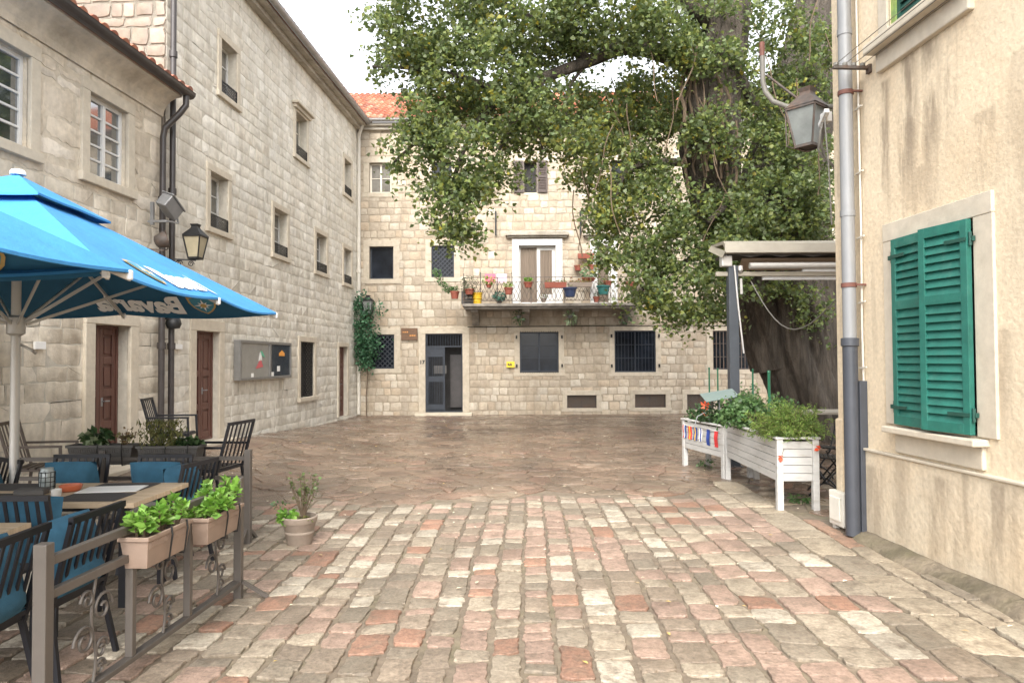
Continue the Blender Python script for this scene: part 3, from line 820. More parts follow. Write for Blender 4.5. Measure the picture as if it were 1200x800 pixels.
mb.build('eaves', MT['plaster_low'], low, smooth=40)
gutter(low, -3, ub - .02, zE + .10, -.42, MT['brown_metal'], .085)
tile_roof('roof', low, -3, ub - .1, zE + .11, -.38, R(20), 6.0, seed=77)
pl = ub - .26
downpipe(low, [(pl + .10, -.42, zE + .04), (pl + .10, -.42, zE - .12), (pl + .06, -.34, zE - .26), (pl, -.14, zE - .50), (pl, -.11, zE - .65), (pl, -.11, gl)], MT['brown_metal'], .048, bands=[(pl, -.11, 1.95), (pl, -.11, 4.2)])

# ------------------------------------------------------------------ far house
PAL_F = [(.42, .358, .278), (.445, .385, .305), (.385, .325, .25), (.425, .36, .275), (.485, .43, .35), (.425, .345, .255)]
far = thing('stone_house', 'long stone house across the yard with red tiled roof and flower-filled balcony', 'house', mw=M_FAR)
FR = lambda x0, x1, yt, yb: rect(M_FAR, x0, x1, yt, yb)
FH = {
 't1': FR(433, 458.5, 191, 226), 't2': FR(506, 529, 190, 226), 't3': FR(614, 629, 189, 226), 't4': FR(716, 740, 188, 226),
 'm1': FR(433, 461, 289, 327), 'm2': FR(505.5, 532, 288, 325), 'bd': FR(608, 651, 288, 356), 'bd2': FR(699, 715, 288, 356),
 'g1': FR(434, 462, 392, 432), 'door': FR(498.5, 542, 391, 483), 'g2': FR(609, 654.5, 389, 436), 'g3': FR(720, 768, 387.5, 436), 'g4': FR(835, 881, 387.5, 433),
 'v1': FR(664.5, 699, 463, 478), 'v2': FR(744, 780, 462, 477.5), 'v3': FR(805, 836, 462, 480),
}
FU0 = c0.x - 0.02; FU1 = 16.0
HF = loc(M_FAR, 430, 150).z
print('far height', HF, FH['door'])
facade('wall', far, FU0, FU1, -.1, HF, list(FH.values()), 8.0, (0.19, 0.29), (0.19, 0.40), PAL_F, gap=0.016, bevel=0.006, proud=0.009, jit=0.020, svar=(.9, 1.08), seed=9, rag=.010)
MT['vent_back'] = mat('dusty_vent_mesh', (.16, .125, .09), .9, .2, 9)
def fw(key, kind, w=.19, **kw):
    h = FH[key]
    if kind == 'wood': o = casement(far, h, y=.12, leaves=2, rows=2, fm='cream_frame', pane='glass_pale', fw=.05)
    elif kind == 'dark': o = casement(far, h, y=.02, leaves=2, rows=3, fm='navy_iron', pane='glass_dim', fw=.045, bar=.012)
    elif kind == 'bare': o = casement(far, h, y=.14, leaves=1, rows=1, fm='navy_iron', pane='glass_dim', fw=.05)
    elif kind == 'vent': o = casement(far, h, y=.09, leaves=2, rows=1, fm='rust_iron', pane='vent_back', fw=.03)
    surround(h, o, w=w, proud=.026, sill=.0, m=MT['surround_far'], **kw)
    return o
fw('t1', 'wood'); fw('t2', 'bare'); fw('t4', 'bare')
o = fw('m1', 'bare'); o = fw('m2', 'bare'); lattice(FH['m2'], .03, .14, .022, True, o, MT['navy_iron'])
o = fw('g1', 'bare'); lattice(FH['g1'], .03, .15, .025, True, o, MT['navy_iron'])
o = fw('g2', 'dark', .17)
mb = MB(); h = FH['g2']                                        # spiked bars showing under the sheet shutters
for k in range(17): mb.box((h[0] + .03 + k*(h[1]-h[0]-.06)/16 - .008, -.03, h[2] - .03), (h[0] + .03 + k*(h[1]-h[0]-.06)/16 + .008, -.01, h[2] + .03)); mb.box((h[0] + .03 + k*(h[1]-h[0]-.06)/16 - .008, -.03, h[3] - .03), (h[0] + .03 + k*(h[1]-h[0]-.06)/16 + .008, -.01, h[3] + .03))
mb.box((h[0], -.028, h[2] - .012), (h[1], -.012, h[2] + .004)); mb.build('grille', MT['iron'], o)
o = fw('g3', 'dark', .17); lattice(FH['g3'], -.012, .11, .012, False, o, MT['navy_iron'])
o = fw('g4', 'bare', .19); lattice(FH['g4'], .0, .11, .022, False, o, MT['rust_iron'])
for k in ('v1', 'v2', 'v3'):
    o = fw(k, 'vent', .15); lattice(FH[k], .04, .075, .016, True, o, MT['rust_iron'])
# shutter hooks beside the ground-floor windows
mb = MB()
for k in ('g2', 'g3'):
    h = FH[k]
    for x_ in (h[0] - .10, h[1] + .10):
        for z_ in (h[2] + .2, h[3] - .16): mb.box((x_ - .025, -.09, z_ - .05), (x_ + .025, -.035, z_ + .05))
mb.build('shutter_hooks', MT['iron'], far)
# louvred brown shutters of the open top window
h = FH['t3']; o = casement(far, h, y=.2, leaves=1, rows=1, fm='dark_brown', pane='dark_in', fw=.03)
surround(h, o, w=.10, proud=.02, sill=0)
def louvre(a, b, c, d, y0, y1, mb, st=.05, rails=(0, .5, 1), pitch=.045, mi=0, M=None):
    mb.box((a, y0, c), (a + st, y1, d), mi, M=M); mb.box((b - st, y0, c), (b, y1, d), mi, M=M)
    H_ = d - c; zs = [c + H_*r_ for r_ in rails]
    for k, z in enumerate(zs):
        z0, z1 = (z, z + st*1.3) if k == 0 else ((z - st*1.3, z) if k == len(zs)-1 else (z - st*.6, z + st*.6))
        mb.box((a + st, y0, z0), (b - st, y1, z1), mi, M=M)
    for k in range(len(zs) - 1):
        z0 = zs[k] + (st*1.3 if k == 0 else st*.6); z1 = zs[k+1] - (st*1.3 if k == len(zs)-2 else st*.6)
        n = max(1, int((z1 - z0) / pitch)); p_ = (z1 - z0) / n; ym = (y0 + y1)/2; t = abs(y1 - y0)
        for i in range(n):
            zc = z0 + (i + .5)*p_
            V = [(a + st*.9, ym - t*.46, zc - p_*.62), (b - st*.9, ym - t*.46, zc - p_*.62), (b - st*.9, ym - t*.36, zc - p_*.66), (a + st*.9, ym - t*.36, zc - p_*.66),
                 (a + st*.9, ym + t*.30, zc + p_*.52), (b - st*.9, ym + t*.30, zc + p_*.52), (b - st*.9, ym + t*.40, zc + p_*.48), (a + st*.9, ym + t*.40, zc + p_*.48)]
            if M is not None: V = [M @ Vector(v) for v in V]
            mb.add(V, [(0, 1, 5, 4), (3, 7, 6, 2), (0, 3, 2, 1), (4, 5, 6, 7), (0, 4, 7, 3), (1, 2, 6, 5)], mi)
sw = h[1] - h[0]
for (a, b) in ((h[0] - sw*.82, h[0] - .01), (h[1] + .01, h[1] + sw*.82)):
    mb = MB(); louvre(a, b, h[2], h[3], -.075, -.035, mb); mb.build('shutter', MT['dark_brown'], o)
# balcony doors: white surrounds, curtain, hood
for key in ('bd', 'bd2'):
    h = FH[key]; a, b, c, d = h; W_ = b - a
    mb = MB(); frame_boxes(mb, h, .08, .14, .05)
    if key == 'bd':
        mb.box((a + W_*.49, .07, c), (a + W_*.58, .13, d)); mb.box((b - .11, .09, c + .05), (b - .05, .13, d - .05)); mb.box((a + W_*.58, .09, d - .13), (b - .11, .13, d - .05)); mb.box((a + W_*.58, .09, c + .05), (b - .11, .13, c + .3))
    o = mb.build('balcony_door', MT['white_paint'], far, bev=.006)
    pm = MB(); pm.box((a, .115, c), (b, .12, d)); pm.build('pane', MT['glass_pale'], o)
    cm = MB(); n = 60
    V = []
    for i in range(n + 1):
        x_ = a + W_*i/n; y_ = .104 + .008*math.sin(i*1.35) + .004*math.sin(i*.6)
        V += [(x_, y_, c), (x_, y_, d)]
    cm.add(V, [(2*i, 2*i+2, 2*i+3, 2*i+1) for i in range(n)]); cm.build('curtain', MT['curtain'], o, smooth=179)
    surround(h, o, w=.21, proud=.06, sill=0, m=MT['white_paint'], bottom=False)
    mb = MB(); mb.box((a - .42, -.20, d + .30), (b + .42, 0, d + .40)); mb.box((a - .36, -.13, d + .24), (b + .36, 0, d + .30)); mb.box((a - .38, -.16, d + .40), (b + .38, 0, d + .43))
    mb.build('hood', MT['concrete'], o, bev=.012)
# the doorway with its half-open navy iron gate
h = FH['door']; a, b, c, d = h
o = MB(); frame_boxes(o, (a, b, c, d), .02, .07, .035); o.box((a, .03, d - .42), (b, .06, d - .38))
for k in range(14): o.box((a + .06 + k*(b-a-.12)/13 - .009, .035, d - .39), (a + .06 + k*(b-a-.12)/13 + .009, .055, d - .03))
gate = o.build('gate', MT['navy_iron'], far)
mb = MB(); x1 = a + (b-a)*.52
frame_boxes(mb, (a + .035, x1, c + .02, d - .42), .035, .065, .05)
mb.box((a + .08, .035, c + .95), (x1 - .05, .06, c + 1.12)); mb.box((a + .08, .035, d - .72), (x1 - .05, .06, d - .46)); mb.box((a + .08, .035, c + .05), (x1 - .05, .06, c + .25))
for k in range(9): mb.box((a + .11 + k*(x1-a-.18)/8 - .008, .04, c + .2), (a + .11 + k*(x1-a-.18)/8 + .008, .055, d - .6))
gl_ = mb.build('gate_leaf', MT['navy_iron'], gate)
mb = MB(); mb.box((a + .25, .06, c + 1.2), (a + .65, .075, c + 1.45)); mb.build('letter_box', MT['planter_dark'], gate)
surround(h, gate, w=.21, proud=.035, bottom=False, m=MT['surround_far'])
mb = MB(); mb.box((x1 + .1, .8, c + .1), (b + .02, .84, c + 1.8)); mb.build('inner_door', MT['brown_metal'], gate)
mb = MB(); mb.box((a - .3, -.3, -.05), (b + .3, .25, c - .004)); mb.build('doorstep', MT['surround'], far, bev=.012)
# eaves, gutter, roof, cornice and downpipe
mb = MB(); mb.box((FU0, -.24, HF), (FU1, .2, HF + .10)); mb.box((FU0, -.14, HF - .10), (FU1, 0, HF - .003)); mb.build('eaves', MT['concrete'], far, bev=.01)
gutter(far, FU0 + .1, FU1, HF + .17, -.33, MT['zinc'], .08)
tile_roof('roof', far, FU0 - 1.5, FU1, HF + .17, -.26, R(28), 5.4, seed=13)
xp = loc(M_FAR, 420.5, 300).x + .02
downpipe(far, [(xp + .2, -.33, HF + .1), (xp + .02, -.14, HF - .25), (xp, -.10, HF - .45), (xp, -.10, 0.05)], MT['pipe_pale'], .055, bands=[(xp, -.10, 2.0), (xp, -.10, 4.5)])
# thin ledge and cable under the balcony, iron tie bars
zb = loc(M_FAR, 600, 383).z; mb = MB(); mb.tube([(loc(M_FAR, 548, 383).x, -.05, zb), (loc(M_FAR, 760, 383).x, -.05, zb + .02), (loc(M_FAR, 900, 383).x, -.05, zb)], .012, 6); mb.build('cable', MT['iron'], far)
mb = MB()
for px_ in (581, 680): q = loc(M_FAR, px_, 262); mb.box((q.x - .025, -.09, q.z - .38), (q.x + .025, -.04, q.z + .38))
mb.build('wall_ties', MT['iron'], far)
# balcony
bx0 = loc(M_FAR, 542, 358, -1.0).x; bx1 = loc(M_FAR, 752, 358, -1.0).x
zS = loc(M_FAR, 600, 355.5, -1.0).z; zRt = loc(M_FAR, 600, 325, -1.0).z
mb = MB(); mb.box((bx0, -1.05, zS - .09), (bx1, -.04, zS)); mb.box((bx0 + .05, -.98, zS - .16), (bx1 - .05, -.04, zS - .09))
bal = mb.build('balcony', MT['slab'], far, bev=.015)
for x_ in (bx0 + .35, bx0 + 1.9, bx0 + 3.4, bx1 - .4):
    mb = MB(); mb.prism([(-.04, zS - .16), (-.90, zS - .16), (-.86, zS - .24), (-.45, zS - .30), (-.20, zS - .48), (-.04, zS - .62)], lambda p_: (x_ - .11, p_[0], p_[1]), lambda p_: (x_ + .11, p_[0], p_[1])); mb.build('bracket', MT['slab'], bal, bev=.012)
mb = MB(); yr = -1.0
mb.bar((bx0 + .03, yr, zRt), (bx1 - .03, yr, zRt), .035, .02); mb.bar((bx0 + .03, yr, zS + .08), (bx1 - .03, yr, zS + .08), .025, .015); mb.bar((bx0 + .03, yr, zRt - .13), (bx1 - .03, yr, zRt - .13), .015, .012)
for x_ in (bx0 + .03, bx1 - .03):
    for z_ in (zRt, zS + .08): mb.bar((x_, yr, z_), (x_, -.04, z_), .03, .02)
    for k in range(7): mb.bar((x_, yr + .13*k, zS), (x_, yr + .13*k, zRt), .014)
n = int((bx1 - bx0) / .125)
for i in range(n + 1):
    x_ = bx0 + .04 + (bx1 - bx0 - .08)*i/n
    if i % 8 == 0: mb.bar((x_, yr, zS), (x_, yr, zRt + (.12 if i % 16 == 0 else 0)), .026)
    if i < n:                                              # bellied scrolls
        xa, xb = x_, x_ + (bx1 - bx0 - .08)/n; z0, z1 = zS + .09, zRt - .135
        P_ = [((xa + xb)/2 + (xb - xa)*.46*math.sin(2*PI*t)*(1 if i % 2 else -1), yr, z0 + (z1 - z0)*t) for t in [k/10 for k in range(11)]]
        mb.tube(P_, .007, 5)
        P_ = [((xa + xb)/2 - (xb - xa)*.46*math.sin(2*PI*t)*(1 if i % 2 else -1), yr + .006, z0 + (z1 - z0)*t) for t in [k/10 for k in range(11)]]
        mb.tube(P_, .007, 5)
mb.build('railing', MT['rust_iron'], bal)

# ------------------------------------------------------------------ plastered house (right)
plh = thing('plaster_house', 'cream plastered house with green louvred shutters and rain-streaked wall', 'house', mw=M_RIGHT)
RW = (loc(M_RIGHT, 1055, 400).x, loc(M_RIGHT, 1146, 400).x, loc(M_RIGHT, 1057, 498).z, loc(M_RIGHT, 1057, 279).z)
RU = rect(M_RIGHT, 1042, 1128, 46, 46); q = loc(M_RIGHT, 1042, 46); RU = (q.x, q.x + (RW[1]-RW[0])*.98, q.z, q.z + 1.6)
cu0 = loc(M_RIGHT, 981, 400).x; zP = loc(M_RIGHT, 1060, 537).z
print('right', RW, RU, cu0, zP)
mb = MB(); HR = 7.2; ue = 12.0
us = sorted([cu0, ue, RW[0], RW[1], RU[0], RU[1]]); vs = sorted([-.1, zP, RW[2], RW[3], RU[2], RU[3], HR])
for i in range(len(us)-1):
    for j in range(len(vs)-1):
        cu, cv = (us[i]+us[i+1])/2, (vs[j]+vs[j+1])/2
        if any(h[0] < cu < h[1] and h[2] < cv < h[3] for h in (RW, RU)): continue
        mb.add([(us[i],0,vs[j]),(us[i+1],0,vs[j]),(us[i+1],0,vs[j+1]),(us[i],0,vs[j+1])], [(0,1,2,3)])
for (a, b, c, d) in (RW, RU):
    y = .25
    mb.add([(a,0,c),(b,0,c),(b,y,c),(a,y,c)], [(0,1,2,3)]); mb.add([(a,0,d),(b,0,d),(b,y,d),(a,y,d)], [(3,2,1,0)])
    mb.add([(a,0,c),(a,y,c),(a,y,d),(a,0,d)], [(0,1,2,3)]); mb.add([(b,0,c),(b,y,c),(b,y,d),(b,0,d)], [(3,2,1,0)])
    mb.add([(a,y,c),(b,y,c),(b,y,d),(a,y,d)], [(0,1,2,3)], 1)
D_ = 8.0
mb.add([(cu0,0,-.1),(cu0,D_,-.1),(cu0,D_,HR),(cu0,0,HR)], [(0,3,2,1)]); mb.add([(ue,0,-.1),(ue,D_,-.1),(ue,D_,HR),(ue,0,HR)], [(0,1,2,3)])
mb.add([(cu0,D_,-.1),(ue,D_,-.1),(ue,D_,HR),(cu0,D_,HR)], [(3,2,1,0)]); mb.add([(cu0,0,HR),(ue,0,HR),(ue,D_,HR),(cu0,D_,HR)], [(0,1,2,3)])
mb.build('wall', [MT['plaster'], MT['dark_in']], plh)
mb = MB(); mb.box((cu0 + .36, -.03, -.1), (ue, 0.02, zP))
pb = mb.build('plinth', MT['plinth'], plh, bev=.012)
mb = MB(); mb.box((cu0 + .36, -.052, zP + .001), (ue, 0.02, zP + .024)); mb.build('plinth_ledge', MT['surround'], plh, bev=.006)
mb = MB(); mb.box((cu0 - .02, -.03, -.1), (cu0 + .10, .5, loc(M_RIGHT, 985, 490).z)); mb.build('corner_guard', MT['plaster'], plh, bev=.02)
tile_roof('roof', plh, cu0 - .2, 6.0, HR + .05, -.45, R(22), 4.0, seed=41)
mb = MB(); mb.box((cu0 - .15, -.40, HR), (6.0, .2, HR + .04)); mb.build('eaves', MT['concrete'], plh)
# green shutters, closed, a little ajar
a, b, c, d = RW
wf = MB(); frame_boxes(wf, RW, .06, .12, .06); win = wf.build('window', MT['green_dark'], plh)
ww = .20; mb = MB()
mb.box((a - ww, -.022, c), (a, .02, d)); mb.box((b, -.022, c), (b + ww, .02, d)); mb.box((a - ww, -.026, d), (b + ww, .02, d + ww*.8)); mb.build('surround', MT['surround'], win, bev=.006)
mb = MB(); mb.box((a - .10, -.13, c - .065), (b + .10, .1, c - .012)); mb.box((a - .06, -.03, c - .24), (b + .06, .02, c - .065)); mb.build('sill', MT['surround'], win, bev=.01)
mid = (a + b)/2
for sgn, x0, x1, ang in ((1, a + .005, mid - .004, -1.0), (-1, mid + .004, b - .005, 9.0)):
    hx = x0 if sgn > 0 else x1
    Mh = Matrix.Translation((hx, -.03, 0)) @ Matrix.Rotation(R(ang), 4, 'Z') @ Matrix.Translation((-hx, 0, 0))
    mb = MB(); louvre(x0, x1, c + .012, d - .01, -.045, 0.0, mb, st=.062, rails=(0, .64, 1), pitch=.062, M=Mh)
    sh = mb.build('shutter', MT['green_shutter'], win, bev=.003)
    hb = MB()
    for z_ in (c + .16, d - .16):
        hb.box((hx - .02 - sgn*.06, -.055, z_ - .018), (hx + sgn*.02, -.028, z_ + .018), M=None); hb.tube([(hx - sgn*.02, -.052, z_ - .05), (hx - sgn*.02, -.052, z_ + .05)], .012, 8)
        p0, p1 = sorted((hx, hx + sgn*.20)); hb.box((p0, -.053, z_ - .014), (p1, -.045, z_ + .014), M=Mh)
    hb.build('hinges', MT['green_dark'], sh)
# upper window with moss-green frame and louvre, long stone sill
a, b, c, d = RU
wf = MB(); frame_boxes(wf, RU, .02, .10, .06); wf.box(((a+b)/2 - .03, .02, c), ((a+b)/2 + .03, .09, d)); win = wf.build('window', MT['green_frame'], plh)
mb = MB(); louvre(a + .06, (a+b)/2 - .03, c + .05, d - .06, .04, .085, mb, st=.04, rails=(0, 1), pitch=.06); mb.build('shutter', MT['green_dark'], win)
mb = MB(); mb.box(((a+b)/2 + .03, .05, c + .05), (b - .06, .06, d - .06)); mb.build('pane', MT['glass'], win)
mb = MB(); mb.box((a - .16, -.16, c - .09), (b + .16, .1, c - .004)); mb.box((a - .14, -.05, c - .26), (b + .14, .02, c - .09)); mb.build('sill', MT['surround'], win, bev=.012)
for x0, x1 in ((a - .14, a), (b, b + .14)):
    mb = MB(); mb.box((x0, -.02, c), (x1, .02, d)); mb.build('jamb', MT['surround'], win, bev=.006)
# downpipe: pale above, charcoal below, rusty bands
up = loc(M_RIGHT, 996, 400, -.13).x; zJ = loc(M_RIGHT, 997, 400, -.13).z
mb = MB(); mb.tube([(up, -.13, zJ), (up, -.13, HR + .1)], .062, 16); dp = mb.build('downpipe', MT['pipe_grey'], plh, smooth=50)
mb = MB(); mb.tube([(up, -.13, .03), (up, -.13, zJ - .03)], .068, 16); mb.lathe([(.068, -.05), (.082, -.04), (.082, .03), (.066, .035)], (up, -.13, zJ), 16); mb.build('lower_pipe', MT['pipe_dark'], dp, smooth=50)
for zz in (loc(M_RIGHT, 996, 334, -.13).z, loc(M_RIGHT, 990, 110, -.13).z):
    b_ = MB(); b_.lathe([(.062, -.022), (.072, -.02), (.072, .02), (.062, .022)], (up, -.13, zz), 16); b_.box((up + .05, -.10, zz - .008), (up + .075, 0, zz + .008)); b_.build('band', MT['red_band'], dp, smooth=50)
for zz in (loc(M_RIGHT, 988, 40, -.13).z, loc(M_RIGHT, 994, 250, -.13).z):
    b_ = MB(); b_.lathe([(.062, -.03), (.068, -.03), (.068, .03), (.062, .03)], (up, -.13, zz), 16); b_.build('joint', MT['pipe_grey'], dp, smooth=50)
# thin conduit with clips, slate lower cover
uc = loc(M_RIGHT, 1013, 500, -.02).x
mb = MB(); zc = loc(M_RIGHT, 1013, 446, -.02).z
mb.box((uc - .025, -.075, .02), (uc + .03, -.0, zc)); mb.build('conduit_cover', MT['pipe_dark'], plh, bev=.004)
mb = MB(); mb.tube([(uc + .002, -.02, zc), (uc - .01, -.02, zc + .5), (uc + .004, -.02, zc + 1.4), (uc - .012, -.02, 5.6)], .010, 6)
for k in range(5): mb.bar((uc - .05, -.03, zc + .12 + k*.62), (uc + .07, -.03, zc + .13 + k*.62), .014)
mb.build('conduit', MT['pipe_pale'], plh)
# ------------------------------------------------------------------ foliage
def leaf_mesh(name, m, centers, size, parent=None, cols=None, droop=0.35, width=0.42, up=0.55, seed=1, dirs=None, fold=0.12, label=None):
    """many single leaves: each has a base, a tip and two sides folded about the midrib"""
    g = np.random.default_rng(seed)
    C = np.asarray(centers, dtype=float); n = len(C)
    if dirs is None:
        d = g.normal(size=(n, 3)); d[:, 2] = d[:, 2]*0.6 - droop
    else: d = np.asarray(dirs, dtype=float) + g.normal(size=(n, 3))*0.25
    d /= np.linalg.norm(d, axis=1, keepdims=True) + 1e-9
    nr = g.normal(size=(n, 3)); nr[:, 2] += up*2
    s = np.cross(d, nr); s /= np.linalg.norm(s, axis=1, keepdims=True) + 1e-9
    nn = np.cross(s, d)
    L = (size * g.uniform(0.45, 1.35, n))[:, None]; W = L*width
    base = C - d*L*0.5; tip = C + d*L*0.5 - nn*L*0.12
    mid = C - d*L*0.05
    l_ = mid + s*W + nn*L*fold; r_ = mid - s*W + nn*L*fold
    V = np.stack([base, l_, tip, r_], 1).reshape(-1, 3)
    me = bpy.data.meshes.new(name)
    me.vertices.add(4*n); me.vertices.foreach_set('co', V.astype(np.float32).ravel())
    idx = np.arange(n)*4
    tri = np.stack([idx, idx+2, idx+1, idx, idx+3, idx+2], 1).ravel()
    me.loops.add(6*n); me.loops.foreach_set('vertex_index', tri.astype(np.int32))
    me.polygons.add(2*n); me.polygons.foreach_set('loop_start', (np.arange(2*n)*3).astype(np.int32))
    me.update(calc_edges=True)
    cols = np.asarray(cols, dtype=float)
    pick = cols[g.integers(0, len(cols), n)] * g.uniform(0.75, 1.25, (n, 1))
    cc = np.concatenate([np.repeat(pick, 4, axis=0), np.ones((4*n, 1))], 1)
    a = me.color_attributes.new('Col', 'FLOAT_COLOR', 'POINT'); a.data.foreach_set('color', cc.astype(np.float32).ravel())
    me.materials.append(m)
    o = bpy.data.objects.new(name, me); COL.objects.link(o)
    if parent is not None: o.parent = parent
    return o
G_TREE = [(.145, .195, .062), (.118, .168, .056), (.175, .222, .068), (.20, .24, .065), (.10, .145, .054), (.155, .20, .09), (.22, .25, .075), (.18, .215, .115)]
G_YEL = G_TREE[2:] + [(.30, .29, .06), (.36, .30, .045), (.28, .30, .07), (.24, .28, .07)]
G_BRIGHT = [(.16, .33, .04), (.20, .38, .06), (.12, .27, .035), (.24, .40, .09)]
G_DARK = [(.035, .075, .025), (.05, .095, .03), (.028, .06, .02), (.065, .11, .04)]
G_BUSH = [(.075, .155, .045), (.10, .19, .06), (.055, .12, .04), (.13, .22, .08)]
G_OLIVE = [(.16, .17, .05), (.21, .2, .07), (.12, .14, .04)]
G_FERN = [(.17, .28, .05), (.22, .33, .065), (.13, .22, .045), (.27, .33, .08)]

def rough_limb(mb, pts, rs, n=20, ridge=.10, seed=0):
    """a limb with bark ridges, resampled finely"""
    rd = random.Random(seed); ph = [rd.uniform(0, 6.3) for _ in range(5)]
    P = [Vector(p) for p in pts]; Q = []; q = []
    for i in range(len(P) - 1):
        p0 = P[max(i-1, 0)]; p1 = P[i]; p2 = P[i+1]; p3 = P[min(i+2, len(P)-1)]
        for k in range(6):
            t = k/6
            Q.append(0.5*((2*p1) + (-p0+p2)*t + (2*p0-5*p1+4*p2-p3)*t*t + (-p0+3*p1-3*p2+p3)*t*t*t)); q.append(rs[i] + (rs[i+1]-rs[i])*t)
    Q.append(P[-1]); q.append(rs[-1])
    V = []; Fc = []; m_ = len(Q); a = None
    for i, p in enumerate(Q):
        d = (Q[min(i+1, m_-1)] - Q[max(i-1, 0)]).normalized()
        if a is None: a = d.cross(Vector((.2, .9, .1))).normalized()
        else: a = (a - d*a.dot(d)).normalized()
        b = d.cross(a)
        for j in range(n):
            t = 2*PI*j/n
            rr = q[i]*(1 + ridge*(math.sin(5*t + ph[0] + .5*math.sin(i*.5)) * .6 + .5*math.sin(9*t + ph[1] + i*.12) + .35*math.sin(3*t + i*.33 + ph[2])) + (ridge*.55*abs(math.sin(8.5*t + ph[3] + .35*math.sin(i*.45))) + ridge*.35*abs(math.sin(15*t + ph[4] + .5*math.sin(i*.8))) if n > 40 else 0) + rd.uniform(-.022, .022))
            V.append(p + (a*math.cos(t) + b*math.sin(t))*rr)
    for i in range(m_ - 1):
        for j in range(n): Fc.append((i*n+j, i*n+(j+1) % n, (i+1)*n+(j+1) % n, (i+1)*n+j))
    Fc.append(tuple((m_-1)*n + j for j in range(n)))
    mb.add(V, Fc)

TY = 15.5
base = at(945, 512, TY); base.z = gz(base.x, base.y)
tree = thing('broadleaf_tree', 'huge old broadleaf tree with ivy-covered trunk leaning over the yard', 'tree', loc=base)
TL = lambda px, py, Y: at(px, py, Y) - base
mb = MB()
rough_limb(mb, [TL(962, 520, TY), TL(957, 490, TY), TL(945, 445, TY), TL(932, 395, TY), TL(922, 340, TY), TL(914, 290, TY), TL(915, 240, TY), TL(925, 180, TY + .2), TL(945, 90, TY + .4), TL(965, 0, TY + .7), TL(975, -120, TY + 1)],
           [1.0, .80, .78, .84, .90, .92, .85, .72, .62, .5, .36], n=120, ridge=.12, seed=2)
rough_limb(mb, [TL(905, 430, TY - .1), TL(886, 365, TY - .2), TL(858, 290, TY - .5), TL(838, 230, TY - .9), TL(832, 170, TY - 1.3), TL(836, 110, TY - 1.6), TL(850, 40, TY - 1.7), TL(860, -60, TY - 1.6)],
           [.42, .46, .46, .50, .56, .50, .40, .26], n=60, ridge=.10, seed=5)
tk = mb.build('trunk', MT['bark'], tree, smooth=179)
mb = MB()
rough_limb(mb, [TL(838, 100, TY - 1.6), TL(800, 72, TY - 1.8), TL(740, 55, TY - 2.1), TL(690, 72, TY - 2.3), TL(640, 90, TY - 2.5), TL(590, 110, TY - 2.8), TL(555, 150, TY - 3)],
           [.26, .18, .135, .11, .10, .08, .05], n=18, ridge=.07, seed=7)
for pts_, r_ in (([(690, 72, 2.3), (650, 40, 2.2), (600, 10, 2.4), (540, -10, 2.6)], .11), ([(640, 90, 2.5), (612, 130, 2.7), (590, 165, 2.8), (575, 205, 2.9)], .06), ([(612, 130, 2.7), (630, 150, 2.6), (636, 176, 2.6)], .04),
                 ([(590, 110, 2.8), (540, 90, 3.0), (480, 80, 3.2), (436, 78, 3.3)], .06), ([(555, 150, 3.0), (535, 200, 3.2), (528, 260, 3.3)], .05), ([(555, 150, 3.0), (500, 160, 3.2), (462, 190, 3.3)], .04),
                 ([(858, 290, .6), (820, 300, 1.2), (780, 320, 1.8), (745, 345, 2.2)], .09), ([(836, 200, 1.0), (790, 190, 1.4), (735, 200, 1.9), (715, 260, 2.2)], .10), ([(690, 72, 2.3), (664, 110, 2.3), (666, 160, 2.4)], .035),
                 ([(930, 160, .2), (890, 130, .8), (850, 60, 1.2), (800, 0, 1.4)], .16), ([(850, 40, 1.7), (790, -10, 2), (720, -50, 2.2)], .2), ([(900, 260, .6), (870, 230, 1.4), (830, 260, 2.1)], .10)):
    rough_limb(mb, [TL(x_, y_, TY - k) for x_, y_, k in pts_], [r_*(1 - .22*i) for i in range(len(pts_))], n=10, ridge=.05, seed=int(r_*999))
mb.build('limb', MT['bark'], tree, smooth=179)
# hanging aerial roots and ivy stems along the trunk
rd = random.Random(77)
def root_strand(pts, r_, n=5):
    mb = MB(); mb.tube(pts, r_, n); mb.build('aerial_root', MT['twig'], tree, smooth=60)
for k in range(52):
    x_ = rd.uniform(800, 862); y_ = rd.uniform(60, 150); L_ = rd.uniform(30, 95); Y_ = TY - 1.6 + rd.uniform(-.55, .1)
    root_strand([TL(x_ + 3*math.sin(q*1.7 + k), y_ + L_*q/5, Y_ + .05*math.sin(q + k)) for q in range(6)], rd.uniform(.012, .035))
for k in range(26):
    sl_ = rd.uniform(-5, 5); x_ = rd.uniform(660, 975); y_ = rd.uniform(-20, 240); Y_ = TY - rd.uniform(1.5, 3.2)
    root_strand([TL(x_ + sl_*q + 3*math.sin(q*.9 + k), y_ + q*13, Y_ + .06*math.sin(q + k)) for q in range(7)], .011, 4)

